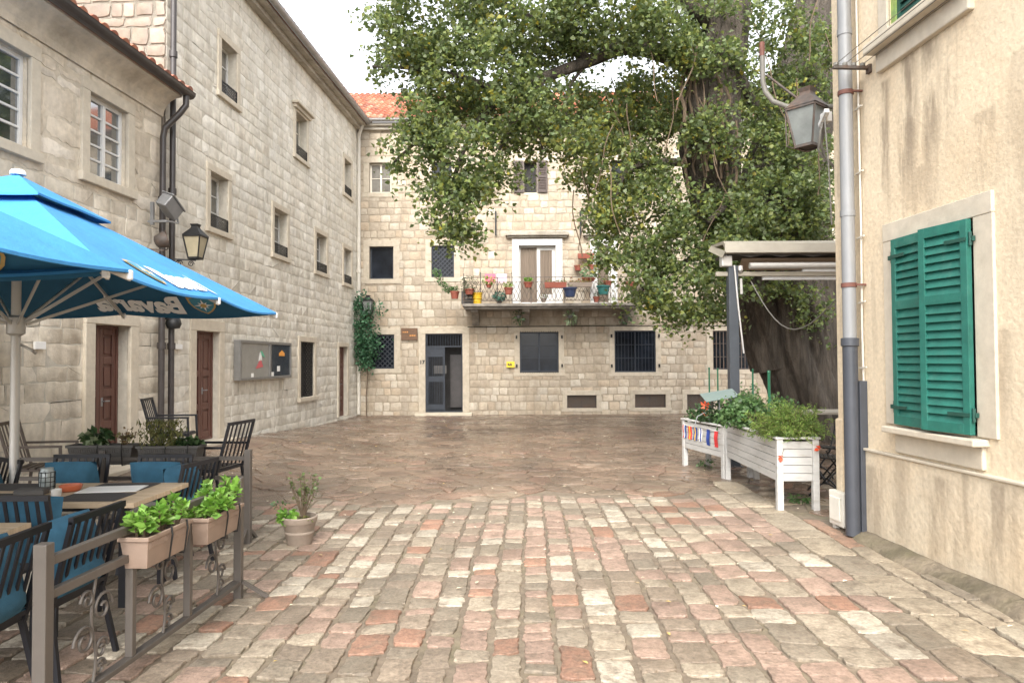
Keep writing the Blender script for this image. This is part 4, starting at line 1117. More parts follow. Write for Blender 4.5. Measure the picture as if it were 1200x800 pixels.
BL = [  # crown clumps: image position, depth, half width, half height (px), half depth (m), clusters
 (520, 10, 12.6, 85, 55, 1.5, 95), (480, 48, 12.3, 38, 32, 1.0, 34), (452, 78, 12.2, 20, 14, .5, 6), (560, 85, 12.6, 85, 45, 1.3, 100), (508, 132, 12.4, 38, 38, .9, 38), (478, 172, 12.2, 26, 28, .6, 16),
 (540, 185, 12.3, 44, 48, .9, 52), (530, 245, 12.2, 28, 36, .6, 26), (556, 225, 12.2, 22, 22, .5, 10), (545, 275, 12.1, 14, 16, .4, 6), (505, 210, 12.2, 14, 20, .4, 6), (612, 20, 12.9, 85, 50, 1.4, 100), (600, 135, 12.7, 42, 34, 1.0, 44), (640, 130, 13, 40, 30, .9, 30),
 (705, 10, 13.2, 85, 48, 1.5, 95), (660, 160, 13, 44, 22, .8, 26), (585, 200, 12.5, 14, 16, .4, 5), (608, 212, 12.8, 8, 22, .2, 3), (684, 195, 13.2, 20, 20, .6, 11), (745, 125, 14.4, 40, 40, 1, 34), (700, 150, 14.2, 36, 32, .9, 26), (725, 195, 14, 42, 44, 1.0, 44),
 (715, 245, 13.4, 26, 40, .7, 30), (760, 250, 13.8, 46, 60, 1.1, 66), (712, 290, 13.2, 18, 26, .5, 11), (755, 320, 13.4, 36, 46, .8, 42), (800, 340, 13.2, 46, 40, .8, 46), (840, 345, 13.4, 30, 32, .7, 22), (838, 265, 13.4, 60, 46, 1.0, 84), (900, 235, 13.7, 66, 42, .9, 76),
 (940, 190, 14.2, 42, 44, .8, 46), (800, 12, 13.6, 70, 34, 1.2, 58), (880, 25, 14.2, 66, 44, 1.2, 66), (950, 80, 14.5, 40, 60, .9, 52), (915, 130, 14.3, 40, 48, .9, 40), (765, 170, 14.3, 36, 44, .9, 40), (900, 170, 14.0, 40, 30, .8, 26),
 (850, 112, 16, 60, 22, .5, 44), (705, 125, 15.5, 46, 22, .6, 46), (800, 118, 16, 40, 24, .6, 40), (610, 118, 15, 60, 18, .6, 34), (550, 120, 14, 50, 20, .5, 24), (640, 62, 13.2, 50, 16, .4, 16), (660, 95, 15, 40, 14, .6, 12), (760, 105, 15, 40, 24, .6, 24), (900, 110, 15.6, 50, 30, .5, 24), (690, 40, 12.9, 40, 22, .5, 18), (760, 40, 12.9, 60, 26, .6, 40), (815, 60, 13.1, 40, 30, .5, 30), (840, 150, 13.2, 34, 40, .4, 30), (955, 365, 14.3, 20, 24, .3, 8), (930, 335, 14.2, 40, 14, .3, 10), (850, 75, 13.4, 36, 30, .5, 20), (950, 260, 14.2, 34, 32, .6, 26), (790, 370, 13.1, 26, 16, .4, 8), (870, 285, 13.6, 40, 24, .6, 22),
 (560, -90, 13, 130, 60, 2, 40), (750, -90, 14, 130, 60, 2, 40), (920, -80, 15, 110, 60, 2, 30), (1010, 60, 16.5, 60, 120, 1.6, 30), (1020, 220, 16.8, 60, 90, 1.4, 30)]
allc = []; yel = []
g = np.random.default_rng(3)
for (px_, py_, Y_, rx, rz, ry, n_) in BL:
    c = np.array(TL(px_, py_, Y_)); sx_, sz_ = rx*Y_/F, rz*Y_/F
    n_ = int(n_*1.0)
    for k in range(n_):
        d = g.normal(size=3); d /= np.linalg.norm(d); r_ = g.uniform(0.25, 1.0)**0.45
        cc = c + d*r_*np.array([sx_, ry, sz_])
        m_ = int(g.integers(34, 66))
        # a spray: leaves along a short drooping twig
        tw = g.normal(size=3)*np.array([1, 1, .35]); tw /= np.linalg.norm(tw); ln = g.uniform(.18, .48)
        t = g.uniform(-1, 1, m_)
        p_ = cc + tw[None, :]*ln*t[:, None] + g.normal(size=(m_, 3))*.085
        p_[:, 2] -= (t**2)*ln*.45
        (yel if g.random() < (.14 if px_ < 640 else (.5 if 640 < px_ < 760 and 95 < py_ < 260 else .06)) else allc).append(p_)
leaf_mesh('crown', MT['leaf'], np.concatenate(allc), .088, tree, G_TREE, seed=4)
leaf_mesh('crown', MT['leaf'], np.concatenate(yel), .090, tree, G_YEL, seed=6)['label'] = 'yellowing leaf sprays'
print('leaves', sum(len(a) for a in allc) + sum(len(a) for a in yel))

def cluster(n, c, r, seed, squash=(1, 1, 1)):
    g = np.random.default_rng(seed); d = g.normal(size=(n, 3)); d /= np.linalg.norm(d, axis=1, keepdims=True)
    return np.array(c) + d*(g.uniform(.15, 1, (n, 1))**.5)*r*np.array(squash), d
def rosette(parent, c, r, n, m, cols, seed, size=.09, name='foliage'):
    """a few upright shoots carrying whorls of broad leaves"""
    g = np.random.default_rng(seed); P = []; D = []; mb = MB()
    for k in range(n):
        x_, y_ = g.normal(size=2)*r*.5; h = g.uniform(.45, 1.0)*r*1.5
        top = np.array(c) + np.array([x_*1.25, y_*1.25, h])
        mb.tube([(c[0] + x_*.6, c[1] + y_*.6, c[2] - .02), tuple(top)], .006, 5)
        for q in range(26):
            t = q*2.4; lay = q/26; el = -.1 + 1.1*lay
            dv = np.array([math.cos(t)*math.cos(el), math.sin(t)*math.cos(el), math.sin(el)])
            P.append(top + np.array([0, 0, -.55*h*(1 - lay)]) + dv*size*.5*(1.15 - .4*lay)); D.append(dv)
    o = leaf_mesh(name, m, P, size, parent, cols, width=.33, up=.6, seed=seed, dirs=D)
    mb.build('stem', MT['twig'], parent)
    return o
def twiggy(parent, c, h, spread, n, m, cols, seed, size=.03, per=14):
    rd = random.Random(seed); mb = MB(); P = []
    for k in range(n):
        a = rd.uniform(0, 6.3); e = rd.uniform(.1, 1)*spread
        p0 = Vector(c); p2 = p0 + Vector((math.cos(a)*e, math.sin(a)*e, h*rd.uniform(.6, 1))); p1 = (p0 + p2)/2 + Vector((rd.uniform(-.03, .03), rd.uniform(-.03, .03), .02))
        mb.tube([p0, p1, p2], [.005, .004, .002], 5)
        for q in range(per):
            t = rd.uniform(.35, 1); p = p1.lerp(p2, (t-.5)*2) if t > .5 else p0.lerp(p1, t*2)
            P.append(tuple(p + Vector((rd.gauss(0, .018), rd.gauss(0, .018), rd.gauss(0, .015)))))
    mb.build('stem', MT['twig'], parent)
    return leaf_mesh('foliage', m, P, size, parent, cols, seed=seed)

# ------------------------------------------------------------------ parasols
UA, UB, UHe, UHa = 1.66, 1.98, 2.20, 3.14
def canopy_z(x, y, ha=UHa, he=UHe, a=UA, b=UB, sag=.045):
    fx, fy = abs(x)/a, abs(y)/b; t = max(fx, fy)
    if t < 1e-6: return ha
    q = min(fx, fy)/t
    return ha - (ha - he)*t - sag*math.sin(PI*min(1, q))*t*t
def canopy_part(t0, t1, lift, a=UA, b=UB):
    mb = MB(); n = 10; m_ = 10
    for face in range(4):
        for half in (0, 1):
            def P(t, s):                              # s 0 at mid rib, 1 at the corner
                s2 = s if half else -s
                x, y = ((1, s2), (s2, 1), (-1, -s2), (-s2, -1))[face]
                x *= a*t; y *= b*t
                return (x, y, canopy_z(x, y) + lift)
            V = [P(t0 + (t1 - t0)*i/m_, j/n) for i in range(m_+1) for j in range(n+1)]
            Fc = [(i*(n+1)+j, i*(n+1)+j+1, (i+1)*(n+1)+j+1, (i+1)*(n+1)+j) for i in range(m_) for j in range(n)]
            if not half: Fc = [f[::-1] for f in Fc]
            mb.add(V, Fc)
            V = []                                    # narrow hem
            for j in range(n+1):
                p = P(t1, j/n); V += [p, (p[0]*1.002, p[1]*1.002, p[2] - .018)]
            mb.add(V, [(2*j, 2*j+1, 2*j+3, 2*j+2) for j in range(n)])
    return mb
def text_polys(s, size):
    cu = bpy.data.curves.new('lettering', 'FONT'); cu.body = s; cu.size = size; cu.align_x = 'LEFT'; cu.resolution_u = 3
    cu.offset = size*.045
    o = bpy.data.objects.new('lettering', cu); COL.objects.link(o)
    dg = bpy.context.evaluated_depsgraph_get(); me = bpy.data.meshes.new_from_object(o.evaluated_get(dg))
    V = [tuple(v.co) for v in me.vertices]; Fc = [tuple(p.vertices) for p in me.polygons]
    bpy.data.objects.remove(o); bpy.data.meshes.remove(me); bpy.data.curves.remove(cu)
    return V, Fc
TXV, TXF = text_polys('Bavaria', .30)
xs_ = [v[0] for v in TXV]; TW_ = max(xs_)
SH_OUT = [(-.5, .42), (-.25, .47), (0, .5), (.25, .47), (.5, .42), (.5, .12), (.40, -.15), (.22, -.36), (0, -.5), (-.22, -.36), (-.40, -.15), (-.5, .12)]
def print_mesh(face, side):
    """word and shield printed on one panel; side +1 outside, -1 showing through on the inside"""
    mb = MB(); off = .012*side if side > 0 else -.020
    def put(pts, faces, mi, k):
        V = []
        for (u, v) in pts:                            # u to the reader's right outside, v up the slope
            t = 1 - v/1.9
            if face == 0: x, y = UA*t, u
            elif face == 1: x, y = -u, UB*t
            elif face == 2: x, y = -UA*t, -u
            else: x, y = u, -UB*t
            V.append((x, y, canopy_z(x, y) + off + k*side))
        mb.add(V, faces, mi)
    w = TW_*1.06; x0 = -.72; y0 = .10
    put([(x0 + v[0]*1.06, y0 + v[1]*1.3) for v in TXV], TXF, 0, 0)
    cx, cy = x0 - .22, y0 + .14
    for sc, mi, k in ((.29, 1, 0), (.24, 2, .004)):
        put([(cx + p[0]*sc, cy + p[1]*sc*1.1) for p in SH_OUT], [tuple(range(len(SH_OUT)))], mi, k)
    for q in range(8):
        t = q*PI/4 + PI/8*0; L = .10 if q % 2 == 0 else .07
        put([(cx + .02*math.cos(t + PI/2), cy + .02*math.sin(t + PI/2)), (cx - .02*math.cos(t + PI/2), cy - .02*math.sin(t + PI/2)), (cx + L*math.cos(t), cy + L*math.sin(t))], [(0, 1, 2)], 0, .008)
    put([(cx + .034*math.cos(q*PI/5), cy + .034*math.sin(q*PI/5)) for q in range(10)], [tuple(range(10))], 1, .011)
    return mb
def parasol(label, px_loc, rotz):
    t = thing('parasol', label, 'parasol', (px_loc[0], px_loc[1], gz(px_loc[0], px_loc[1])), rotz, 'blue cafe parasols'); t.scale = (1, 1, 1.024)
    mb = MB(); mb.tube([(0, 0, .06), (0, 0, UHa - .05)], .036, 16); mb.build('pole', MT['pole'], t, smooth=50)
    mb = MB(); mb.box((-.34, -.34, .0), (.34, .34, .07)); mb.box((-.06, -.06, .07), (.06, .06, .30)); mb.build('base', MT['planter_dark'], t, bev=.012)
    o = canopy_part(.17, 1, 0).build('canopy', MT['canvas'], t, smooth=30)
    canopy_part(.17, .998, -.006).build('shaded_underside', MT['shaded_underside'], o, smooth=30)  # second sheet below the same canvas, carrying its painted-in shade
    canopy_part(0, .295, .075).build('vent', MT['canvas'], o, smooth=30)
    for fc in range(4):
        for sd in (1, -1):
            print_mesh(fc, sd).build('panel_print', [MT['canvas_white'], MT['canvas_gold'], MT['canvas_teal']], o)
    zh = UHe - .22
    for (x, y) in ((UA, UB), (UA, -UB), (-UA, UB), (-UA, -UB), (UA, 0), (-UA, 0), (0, UB), (0, -UB)):
        cor = x and y; mb = MB(); f = lambda q: (x*q, y*q, canopy_z(x*q, y*q, sag=0) - .055)
        mb.bar(f(.04), f(1.0), .018, .028); rb = mb.build('rib', MT['pole'], t)
        mb = MB(); mb.bar((x*.03, y*.03, zh), f(.58), .015, .024); mb.build('strut', MT['pole'], t)
        mb = MB(); mb.box((x*1.0 - .026, y*1.0 - .026, f(1.0)[2] - .005), (x*1.0 + .012, y*1.0 + .012, f(1.0)[2] + .052)); mb.build('rib_cap', MT['canvas_white'], rb, bev=.008)
    mb = MB(); mb.lathe([(.036, -.10), (.07, -.08), (.07, .05), (.036, .07)], (0, 0, zh), 16); mb.build('hub', MT['pole'], t, smooth=40)
    mb = MB(); mb.tube([(0, .03, zh - .16), (.11, .05, zh - .22)], .011, 8); mb.tube([(.11, .05, zh - .22), (.11, .09, zh - .24)], .014, 8); mb.build('crank', MT['pole'], t)
    mb = MB(); mb.lathe([(.0, .115), (.05, .108), (.06, .09), (.06, .07)], (0, 0, UHa), 14); mb.build('finial', MT['canvas_white'], t, smooth=50)
    return t
parasol('blue parasol with mirrored white lettering over the farther cafe table', (-4.17, 6.02), R(4.5))
parasol('blue parasol mostly out of view whose shield-printed corner overlaps the other parasol', (-3.90, 2.26), R(1.0))

# ------------------------------------------------------------------ terrace furniture
def dining_chair(label, group):
    t = thing('dining_chair', label, 'chair', group=group)
    m = MT['chair_metal']; w = .225
    mb = MB(); mb.box((-w, -.20, .41), (w, .22, .435)); mb.build('seat', m, t, bev=.004)
    for sx_ in (-1, 1):
        mb = MB(); mb.bar((sx_*(w - .01), .20, .42), (sx_*(w + .03), .245, 0), .026); mb.build('leg', m, t)
        mb = MB(); mb.bar((sx_*(w - .01), -.19, .42), (sx_*(w + .03), -.265, 0), .026); mb.build('leg', m, t)
    mb = MB()
    yb = lambda z: -.20 - (z - .42)*.24
    for sx_ in (-1, 1): mb.bar((sx_*w, yb(.40), .40), (sx_*w, yb(.87), .87), .028, .022)
    for k in range(1, 7): mb.bar((-w + 2*w*k/7, yb(.44), .44), (-w + 2*w*k/7, yb(.86), .86), .020, .010)
    mb.bar((-w - .014, yb(.875), .875), (w + .014, yb(.875), .875), .028, .034); mb.bar((-w, yb(.45), .45), (w, yb(.45), .45), .02, .024)
    mb.build('backrest', m, t)
    mb = MB()
    def pad(n_, size, pos, rotx, m_, nm):
        mb = MB(); a, b, c = size; N_ = 10; V = []; Fc = []
        for s_ in (1, -1):
            for i in range(N_+1):
                for j in range(N_+1):
                    u, v = i/N_*2 - 1, j/N_*2 - 1
                    hh = c*(max(0, 1 - u**4))**.5*(max(0, 1 - v**4))**.5
                    V.append((u*a*(1 - .03*v*v), v*b*(1 - .03*u*u), s_*hh))
        q = (N_+1)**2
        for i in range(N_):
            for j in range(N_):
                k = i*(N_+1)+j; Fc.append((k, k+N_+1, k+N_+2, k+1)); Fc.append((q+k, q+k+1, q+k+N_+2, q+k+N_+1))
        M_ = Matrix.Translation(pos) @ Matrix.Rotation(rotx, 4, 'X')
        mb.add([M_ @ Vector(v) for v in V], Fc)
        return mb.build(nm, m_, t, smooth=120)
    pad(0, (.225, .225, .04), (0, .0, .475), 0, MT['cushion_pale'], 'seat_cushion')
    pad(0, (.22, .205, .065), (0, -.165, .655), R(76), MT['cushion'], 'back_cushion')
    return t
GD = 'dark slatted dining chairs with blue cushions'
# (x, y, heading of the front, label)
chairs = [
 (-2.66, 3.42, R(92), 'dark slatted chair with blue cushion, nearest the taupe fence post at the photo corner'),
 (-2.60, 4.0, R(88), 'dark slatted chair with blue cushion, its back against the near window box'),
 (-3.08, 4.70, R(2), 'dark slatted chair backing the camera at the near side of the set table'),
 (-3.72, 4.62, R(-4), 'dark slatted chair at the near table side, cut by the photo edge'),
 (-2.86, 5.95, R(80), 'dark slatted chair seen side-on behind the farther window box, blue cushion leaning on its slats'),
 (-3.05, 6.02, R(180), 'dark slatted chair facing the camera across the table, nearest the tilted side-on chair'),
 (-3.78, 6.05, R(184), 'dark slatted chair facing the camera behind the glass jar on the table'),
 (-4.45, 5.85, R(150), 'dark slatted chair beside the parasol pole, turned towards the table end'),
]
c0_ = dining_chair(chairs[0][3], GD)
for i, (x, y, rz, lb) in enumerate(chairs):
    if i == 0: c0_.location = (x, y, gz(x, y)); c0_.rotation_euler = (0, 0, rz)
    else: dup(c0_, (x, y, gz(x, y)), rz, lb)
def bar_chair(label, group, m):
    t = thing('bar_chair', label, 'chair', group=group); w = .235; sh = .66
    mb = MB(); mb.box((-w, -.20, sh - .02), (w, .23, sh)); 
    for k in range(6): mb.box((-w + .01, -.19 + k*.07, sh), (w - .01, -.14 + k*.07, sh + .012))
    mb.build('seat', m, t)
    for sx_ in (-1, 1):
        mb = MB(); mb.bar((sx_*w, .22, sh + .21), (sx_*(w + .03), .26, 0), .024); mb.build('leg', m, t)
        mb = MB(); mb.bar((sx_*w, -.19, sh), (sx_*(w + .03), -.27, 0), .024); mb.build('leg', m, t)
        mb = MB(); mb.bar((sx_*w, -.25, sh + .22), (sx_*w, .235, sh + .215), .03, .022); mb.build('armrest', m, t)
    mb = MB(); yb = lambda z: -.20 - (z - sh)*.27
    for sx_ in (-1, 1): mb.bar((sx_*w, yb(sh - .02), sh - .02), (sx_*w, yb(1.10), 1.10), .026, .022)
    for k in range(1, 6): mb.bar((-w + 2*w*k/6, yb(sh + .03), sh + .03), (-w + 2*w*k/6, yb(1.09), 1.09), .018, .010)
    mb.bar((-w - .01, yb(1.105), 1.105), (w + .01, yb(1.105), 1.105), .026, .03); mb.build('backrest', m, t)
    mb = MB()
    for (p0, p1) in (((-w - .02, .245, .26), (w + .02, .245, .26)), ((-w - .02, -.245, .30), (w + .02, -.245, .30)), ((-w - .02, .245, .26), (-w - .02, -.245, .30)), ((w + .02, .245, .26), (w + .02, -.245, .30))): mb.bar(p0, p1, .018)
    mb.build('footrest', m, t)
    return t
GB = 'tall slatted bar chairs with armrests'
b0 = bar_chair('tall black bar chair with armrests behind the rear fence post', GB, MT['chair_metal'])
b0.location = (-2.98, 7.12, gz(-2.98, 7.12)); b0.rotation_euler = (0, 0, R(82))
x, y = -4.36, 9.25
dup(b0, (x, y, gz(x, y)), R(-78), 'tall dark bar chair standing between the downpipes and the panelled door')
b1 = bar_chair('tall brown bar chair with armrests just beside the parasol pole', GB, MT['chair_brown'])
b1.location = (-4.72, 7.25, gz(-4.72, 7.25)); b1.rotation_euler = (0, 0, R(-76))

def table(label, loc_, sx_, sy_, h=.75):
    t = thing('cafe_table', label, 'table', (loc_[0], loc_[1], gz(*loc_)), 0, 'cafe tables on the terrace')
    mb = MB(); n = int(round(sy_/.10))
    for k in range(n): mb.box((-sx_/2, -sy_/2 + sy_*k/n + .001, h - .035), (sx_/2, -sy_/2 + sy_*(k+1)/n - .001, h))
    mb.build('tabletop', MT['table_wood'], t, bev=.003)
    mb = MB(); mb.box((-sx_/2 + .1, -sy_/2 + .1, h - .075), (sx_/2 - .1, sy_/2 - .1, h - .037)); mb.build('underframe', MT['chair_metal'], t)
    for x in (-1, 1):
        for y in (-1, 1):
            mb = MB(); mb.box((x*(sx_/2 - .14) - .025, y*(sy_/2 - .14) - .025, 0), (x*(sx_/2 - .14) + .025, y*(sy_/2 - .14) + .025, h - .074)); mb.build('leg', MT['chair_metal'], t)
    return t
table('pale wooden cafe table set with dark place mats, jar and red ashtray', (-3.44, 5.28), 1.76, .82)
table('pale wooden cafe table at the photo edge beside the two nearest chairs', (-3.42, 3.85), 1.1, .9)
zt = .751
def on_table(px, py, z=zt): return on_floor(px, py, z)
GP = 'dark place mats on the set table'
pm = MB(); pm.box((-.22, -.15, 0), (.22, .15, .004)); pm = pm.build('place_mat', MT['mat_dark'], bev=.001)
pm.location = (-2.95, 5.08, zt); tag(pm, 'dark place mat at the front right corner of the set table', 'place mat', GP)
for x, y, rz, lb in ((-2.98, 5.50, 0, 'dark place mat partly under the white menu sheet'), (-3.72, 5.08, 0, 'dark place mat at the front of the table, left of the ashtray'), (-3.80, 5.50, 0, 'dark place mat under the grey folded holder and jar')):
    o = dup(pm, (x, y, zt), rz, lb)
mb = MB(); mb.box((-.21, -.13, 0), (.21, .13, .003)); mb.box((-.20, -.128, .0035), (.19, .12, .006)); o = mb.build('menu_sheet', MT['paper']); o.location = (-2.98, 5.36, zt + .0055); o.rotation_euler = (0, 0, R(8)); tag(o, 'white paper menu sheet lying on the dark place mats', 'menu')
mb = MB(); mb.box((-.14, -.1, 0), (.14, .1, .003)); o = mb.build('menu_sheet', MT['paper']); o.location = (-4.02, 5.25, zt + .0055); o.rotation_euler = (0, 0, R(-12)); tag(o, 'white paper sheet at the photo edge of the set table', 'menu')
p_ = on_table(83, 575)
t = thing('ashtray', 'small red clay ashtray on the set table', 'ashtray', p_)
mb = MB(); mb.lathe([(.055, 0), (.068, .012), (.078, .045), (.070, .048), (.060, .016), (0, .012)], n=20); mb.build('bowl', MT['clay'], t, smooth=50)
mb = MB(); mb.lathe([(.060, .018), (.05, .022), (0, .02)], n=16); mb.build('ash', MT['soil'], t)
p_ = on_table(55, 574)
t = thing('glass_jar', 'clear glass jar with wire lattice standing on the set table', 'jar', p_)
mb = MB(); mb.lathe([(.045, 0), (.05, .01), (.05, .135), (.042, .15), (.042, .165), (.036, .165), (.036, .15), (.045, .13), (.045, .012), (0, .01)], n=20); mb.build('jar', MT['jar'], t, smooth=50)
mb = MB()
for z_ in (.03, .065, .10, .135): mb.tube([(.053*math.cos(k*PI/10), .053*math.sin(k*PI/10), z_) for k in range(21)], .0028, 5)
for k in range(10): mb.tube([(.053*math.cos(k*PI/5), .053*math.sin(k*PI/5), .012), (.053*math.cos(k*PI/5 + .1), .053*math.sin(k*PI/5 + .1), .14)], .0025, 5)
mb.build('wire_lattice', MT['iron'], t)
p_ = on_table(37, 579)
mb = MB(); mb.box((-.10, -.05, 0), (.10, .05, .035)); mb.box((-.095, -.045, .035), (.095, .045, .045)); o = mb.build('menu_holder', MT['planter_dark'], bev=.006); o.location = p_; o.rotation_euler = (0, 0, R(10)); tag(o, 'dark grey flat holder lying on the table by the jar', 'holder')
p_ = on_table(66, 581)
mb = MB(); mb.lathe([(.028, 0), (.032, .004), (.034, .05), (.030, .05), (.027, .01), (0, .008)], n=16); o = mb.build('salt_cup', MT['white_paint'], smooth=50); o.location = p_; tag(o, 'small white cup between the dark holder and the ashtray', 'cup')

# ------------------------------------------------------------------ steel fences with window boxes
fx = lambda y: -2.08 + .058*(y - 3.2)
fen = thing('terrace_fence', 'taupe steel terrace fence with curled scrolls running along the setts', 'fence', (fx(3.2), 3.2, 0))
fl = lambda y, z, dx=0: Vector((fx(y) - fx(3.2) + dx, y - 3.2, z))
m = MT['terrace_metal']
for (y, s, zt_, zb_) in ((3.2, .060, .90, 0), (5.17, .054, .87, 0), (3.86, .042, .70, .14), (4.46, .042, .70, .14)):
    mb = MB(); p = fl(y, 0); mb.box((p.x - s/2, p.y - s/2, zb_), (p.x + s/2, p.y + s/2, zt_)); mb.build('post', m, fen, bev=.004)
for (z, w) in ((.815, .034), (.665, .034)):
    mb = MB(); mb.bar(fl(3.235, z), fl(5.14, z), w, .042); mb.build('rail', m, fen, bev=.003)
mb = MB(); mb.bar(fl(3.235, .125), fl(5.14, .125), .05, .03); mb.build('bottom_rail', m, fen, bev=.003)
for sx_ in (-1, 1):
    mb = MB(); mb.bar(fl(5.17, .13, sx_*.03), fl(5.17 + .03, .012, sx_*.20), .03, .024); mb.build('foot_brace', m, fen)
    mb = MB(); mb.bar(fl(3.2, .13, sx_*.03), fl(3.2, .012, sx_*.20), .03, .024); mb.build('foot_brace', m, fen)
def curl(mb, y0, z0, s, flip=1, r_=.0085, turns=1.4):
    P = []
    for k in range(26):
        t = k/25; a = t*turns*2*PI; rr = s*(1 - .82*t)
        P.append(fl(y0 + flip*(rr*math.cos(a)), z0 + rr*math.sin(a)))
    mb.tube(P, r_, 6)
for yc in (3.55, 4.18, 4.84):
    mb = MB()
    mb.tube([fl(yc + .02*math.sin(k*.9), .14 + .5*k/8) for k in range(9)], .008, 6)
    curl(mb, yc + .07, .48, .08, 1); curl(mb, yc - .07, .36, .08, -1); curl(mb, yc + .06, .28, .055, 1); curl(mb, yc - .05, .55, .05, -1); curl(mb, yc + .05, .19, .045, 1)
    mb.build('scroll', m, fen, smooth=60)
rf = thing('terrace_fence', 'rear taupe steel fence closing the terrace below the house wall, with troughs on its rail', 'fence', (-2.47, 6.72, 0))
for x in (0, -1.35, -2.7):
    mb = MB(); mb.box((x - .03, -.03, 0), (x + .03, .03, .88)); mb.build('post', m, rf, bev=.004)
for z in (.80, .62, .14):
    mb = MB(); mb.bar((-.03, 0, z), (-2.95, 0, z), .034); mb.build('rail', m, rf)
for sy_ in (-1, 1):
    mb = MB(); mb.bar((0, sy_*.03, .14), (.0, sy_*.22, .012), .026); mb.build('foot_brace', m, rf)

def window_box(label, c, L, rz, m_box, wtop=.19, wbot=.135, h=.185, group=None):
    t = thing('window_box', label, 'planter', c, rz, group)
    mb = MB(); V = []
    def ring(l, w, z): return [(-l/2, -w/2, z), (l/2, -w/2, z), (l/2, w/2, z), (-l/2, w/2, z)]
    rings = [ring(L*.88, wbot, 0), ring(L*.97, wtop*.93, h*.86), ring(L*1.02, wtop*1.04, h*.86), ring(L*1.02, wtop*1.04, h), ring(L*.95, wtop*.86, h), ring(L*.94, wtop*.84, h*.8)]
    V = [p for r_ in rings for p in r_]
    Fc = [(k*4+i, k*4+(i+1) % 4, (k+1)*4+(i+1) % 4, (k+1)*4+i) for k in range(5) for i in range(4)] + [(3, 2, 1, 0)]
    mb.add(V, Fc)
    n = 26
    for s_ in (-1, 1):
        for k in range(n):
            if abs(k - n/2 + .5) < 1.5: continue
            x = -L*.43 + L*.86*k/(n-1)
            mb.bar((x, s_*(wtop*.93*.5 - .001), h*.82), (x*.99, s_*(wtop*.93*.5*.93 + .0), h*.60), .010, .008)
    mb.build('box', m_box, t, bev=.006)
    mb = MB(); mb.box((-L*.465, -wtop*.41, h*.55), (L*.465, wtop*.41, h*.82)); mb.build('soil', MT['soil'], t)
    for x_ in (-L*.02, L*.34):
        mb = MB(); mb.tube([(x_, wtop*.52, h + .012), (x_, wtop*.52 + .010, h*.8), (x_, wbot*.62, -.006), (x_, -wbot*.62, -.006), (x_, -wtop*.52 - .008, h*.8), (x_, -wtop*.52, h + .012)], .0055, 6); mb.build('hanger', MT['iron'], t)
    return t
GW = 'beige window boxes hung on the terrace fence'
for (y, L, lb, zb_, sd) in ((4.02, .46, 'beige window box of bright green shoots on the near fence, closer to the camera', .61, 10), (4.70, .50, 'beige window box of bright green shoots at the far end of the near fence', .565, 20)):
    t = window_box(lb, (fx(y) + .05, y, zb_), L, R(90 - 3.3), MT['box_beige'], wtop=.165, wbot=.12, h=.17, group=GW)
    for k, x in enumerate((-.13, .02, .16) if sd == 10 else (-.15, -.03, .10, .19)):
        rosette(t, (x, 0, .14), .10 if (sd == 10 or k < 3) else .15, 6, MT['leaf_bright'], G_BRIGHT, sd + k, .056)
t = window_box('dark trough of variegated leaves and dry sprigs on the rear fence before the double door', (-3.85, 6.79, .745), .62, R(0), MT['planter_dark'], group='dark troughs on the rear fence')
a, d = cluster(120, (-.08, 0, .24), .14, 31, (1.1, .6, .7)); leaf_mesh('foliage', MT['leaf_bright'], a, .075, t, G_DARK + [(.3, .36, .22)], seed=31)
twiggy(t, (.18, 0, .15), .18, .14, 9, MT['leaf_bright'], [(.25, .17, .09), (.2, .19, .08)], 32, .03)
t = window_box('dark trough of wispy grass and small leaves on the rear fence below the downpipes', (-3.22, 6.79, .735), .58, R(0), MT['planter_dark'], group='dark troughs on the rear fence')
g = np.random.default_rng(5); P = []; D = []
for k in range(520):
    x, y = g.uniform(-.26, .08), g.normal()*.05; hh = g.uniform(.0, .24); P.append((x + g.normal()*.03, y, .17 + hh)); D.append((g.normal()*.35, g.normal()*.35, 1))
leaf_mesh('foliage', MT['leaf_bright'], P, .06, t, G_OLIVE, width=.10, seed=33, dirs=D)
a, d = cluster(130, (.16, 0, .20), .12, 34, (1.2, .6, .55)); leaf_mesh('foliage', MT['leaf_bright'], a, .06, t, G_DARK, seed=34)

# pot standing on the setts
p_ = on_floor(351, 638)
t = thing('potted_plant', 'taupe clay pot with leafless twigs and bright low leaves standing alone on the setts', 'potted plant', p_)
mb = MB(); mb.lathe([(.105, 0), (.112, .01), (.145, .20), (.150, .205), (.158, .215), (.165, .262), (.158, .27), (.148, .268), (.142, .225), (0, .22)], n=36)
mb.lathe([(.128, .105), (.134, .112), (.137, .13), (.133, .137)], n=36); mb.build('pot', MT['pot_taupe'], t, smooth=45)
mb = MB(); mb.lathe([(.143, .228), (.08, .24), (0, .242)], n=24); mb.build('soil', MT['soil'], t, smooth=60)
twiggy(t, (.03, 0, .23), .45, .17, 15, MT['leaf_bright'], [(.10, .14, .045), (.12, .13, .05), (.09, .15, .04)], 41, .034, 12)
a, d = cluster(110, (-.11, -.03, .27), .10, 42, (1.1, 1, .65)); leaf_mesh('foliage', MT['leaf_bright'], a, .06, t, G_BRIGHT, seed=42)
a, d = cluster(50, (.08, -.05, .25), .08, 43, (1.1, 1, .4)); leaf_mesh('foliage', MT['leaf_bright'], a, .035, t, G_OLIVE, seed=43)
a, d = cluster(30, (-.19, .02, .36), .08, 44, (1.2, 1, .5)); leaf_mesh('foliage', MT['leaf_bright'], a, .03, t, G_BUSH, seed=44)
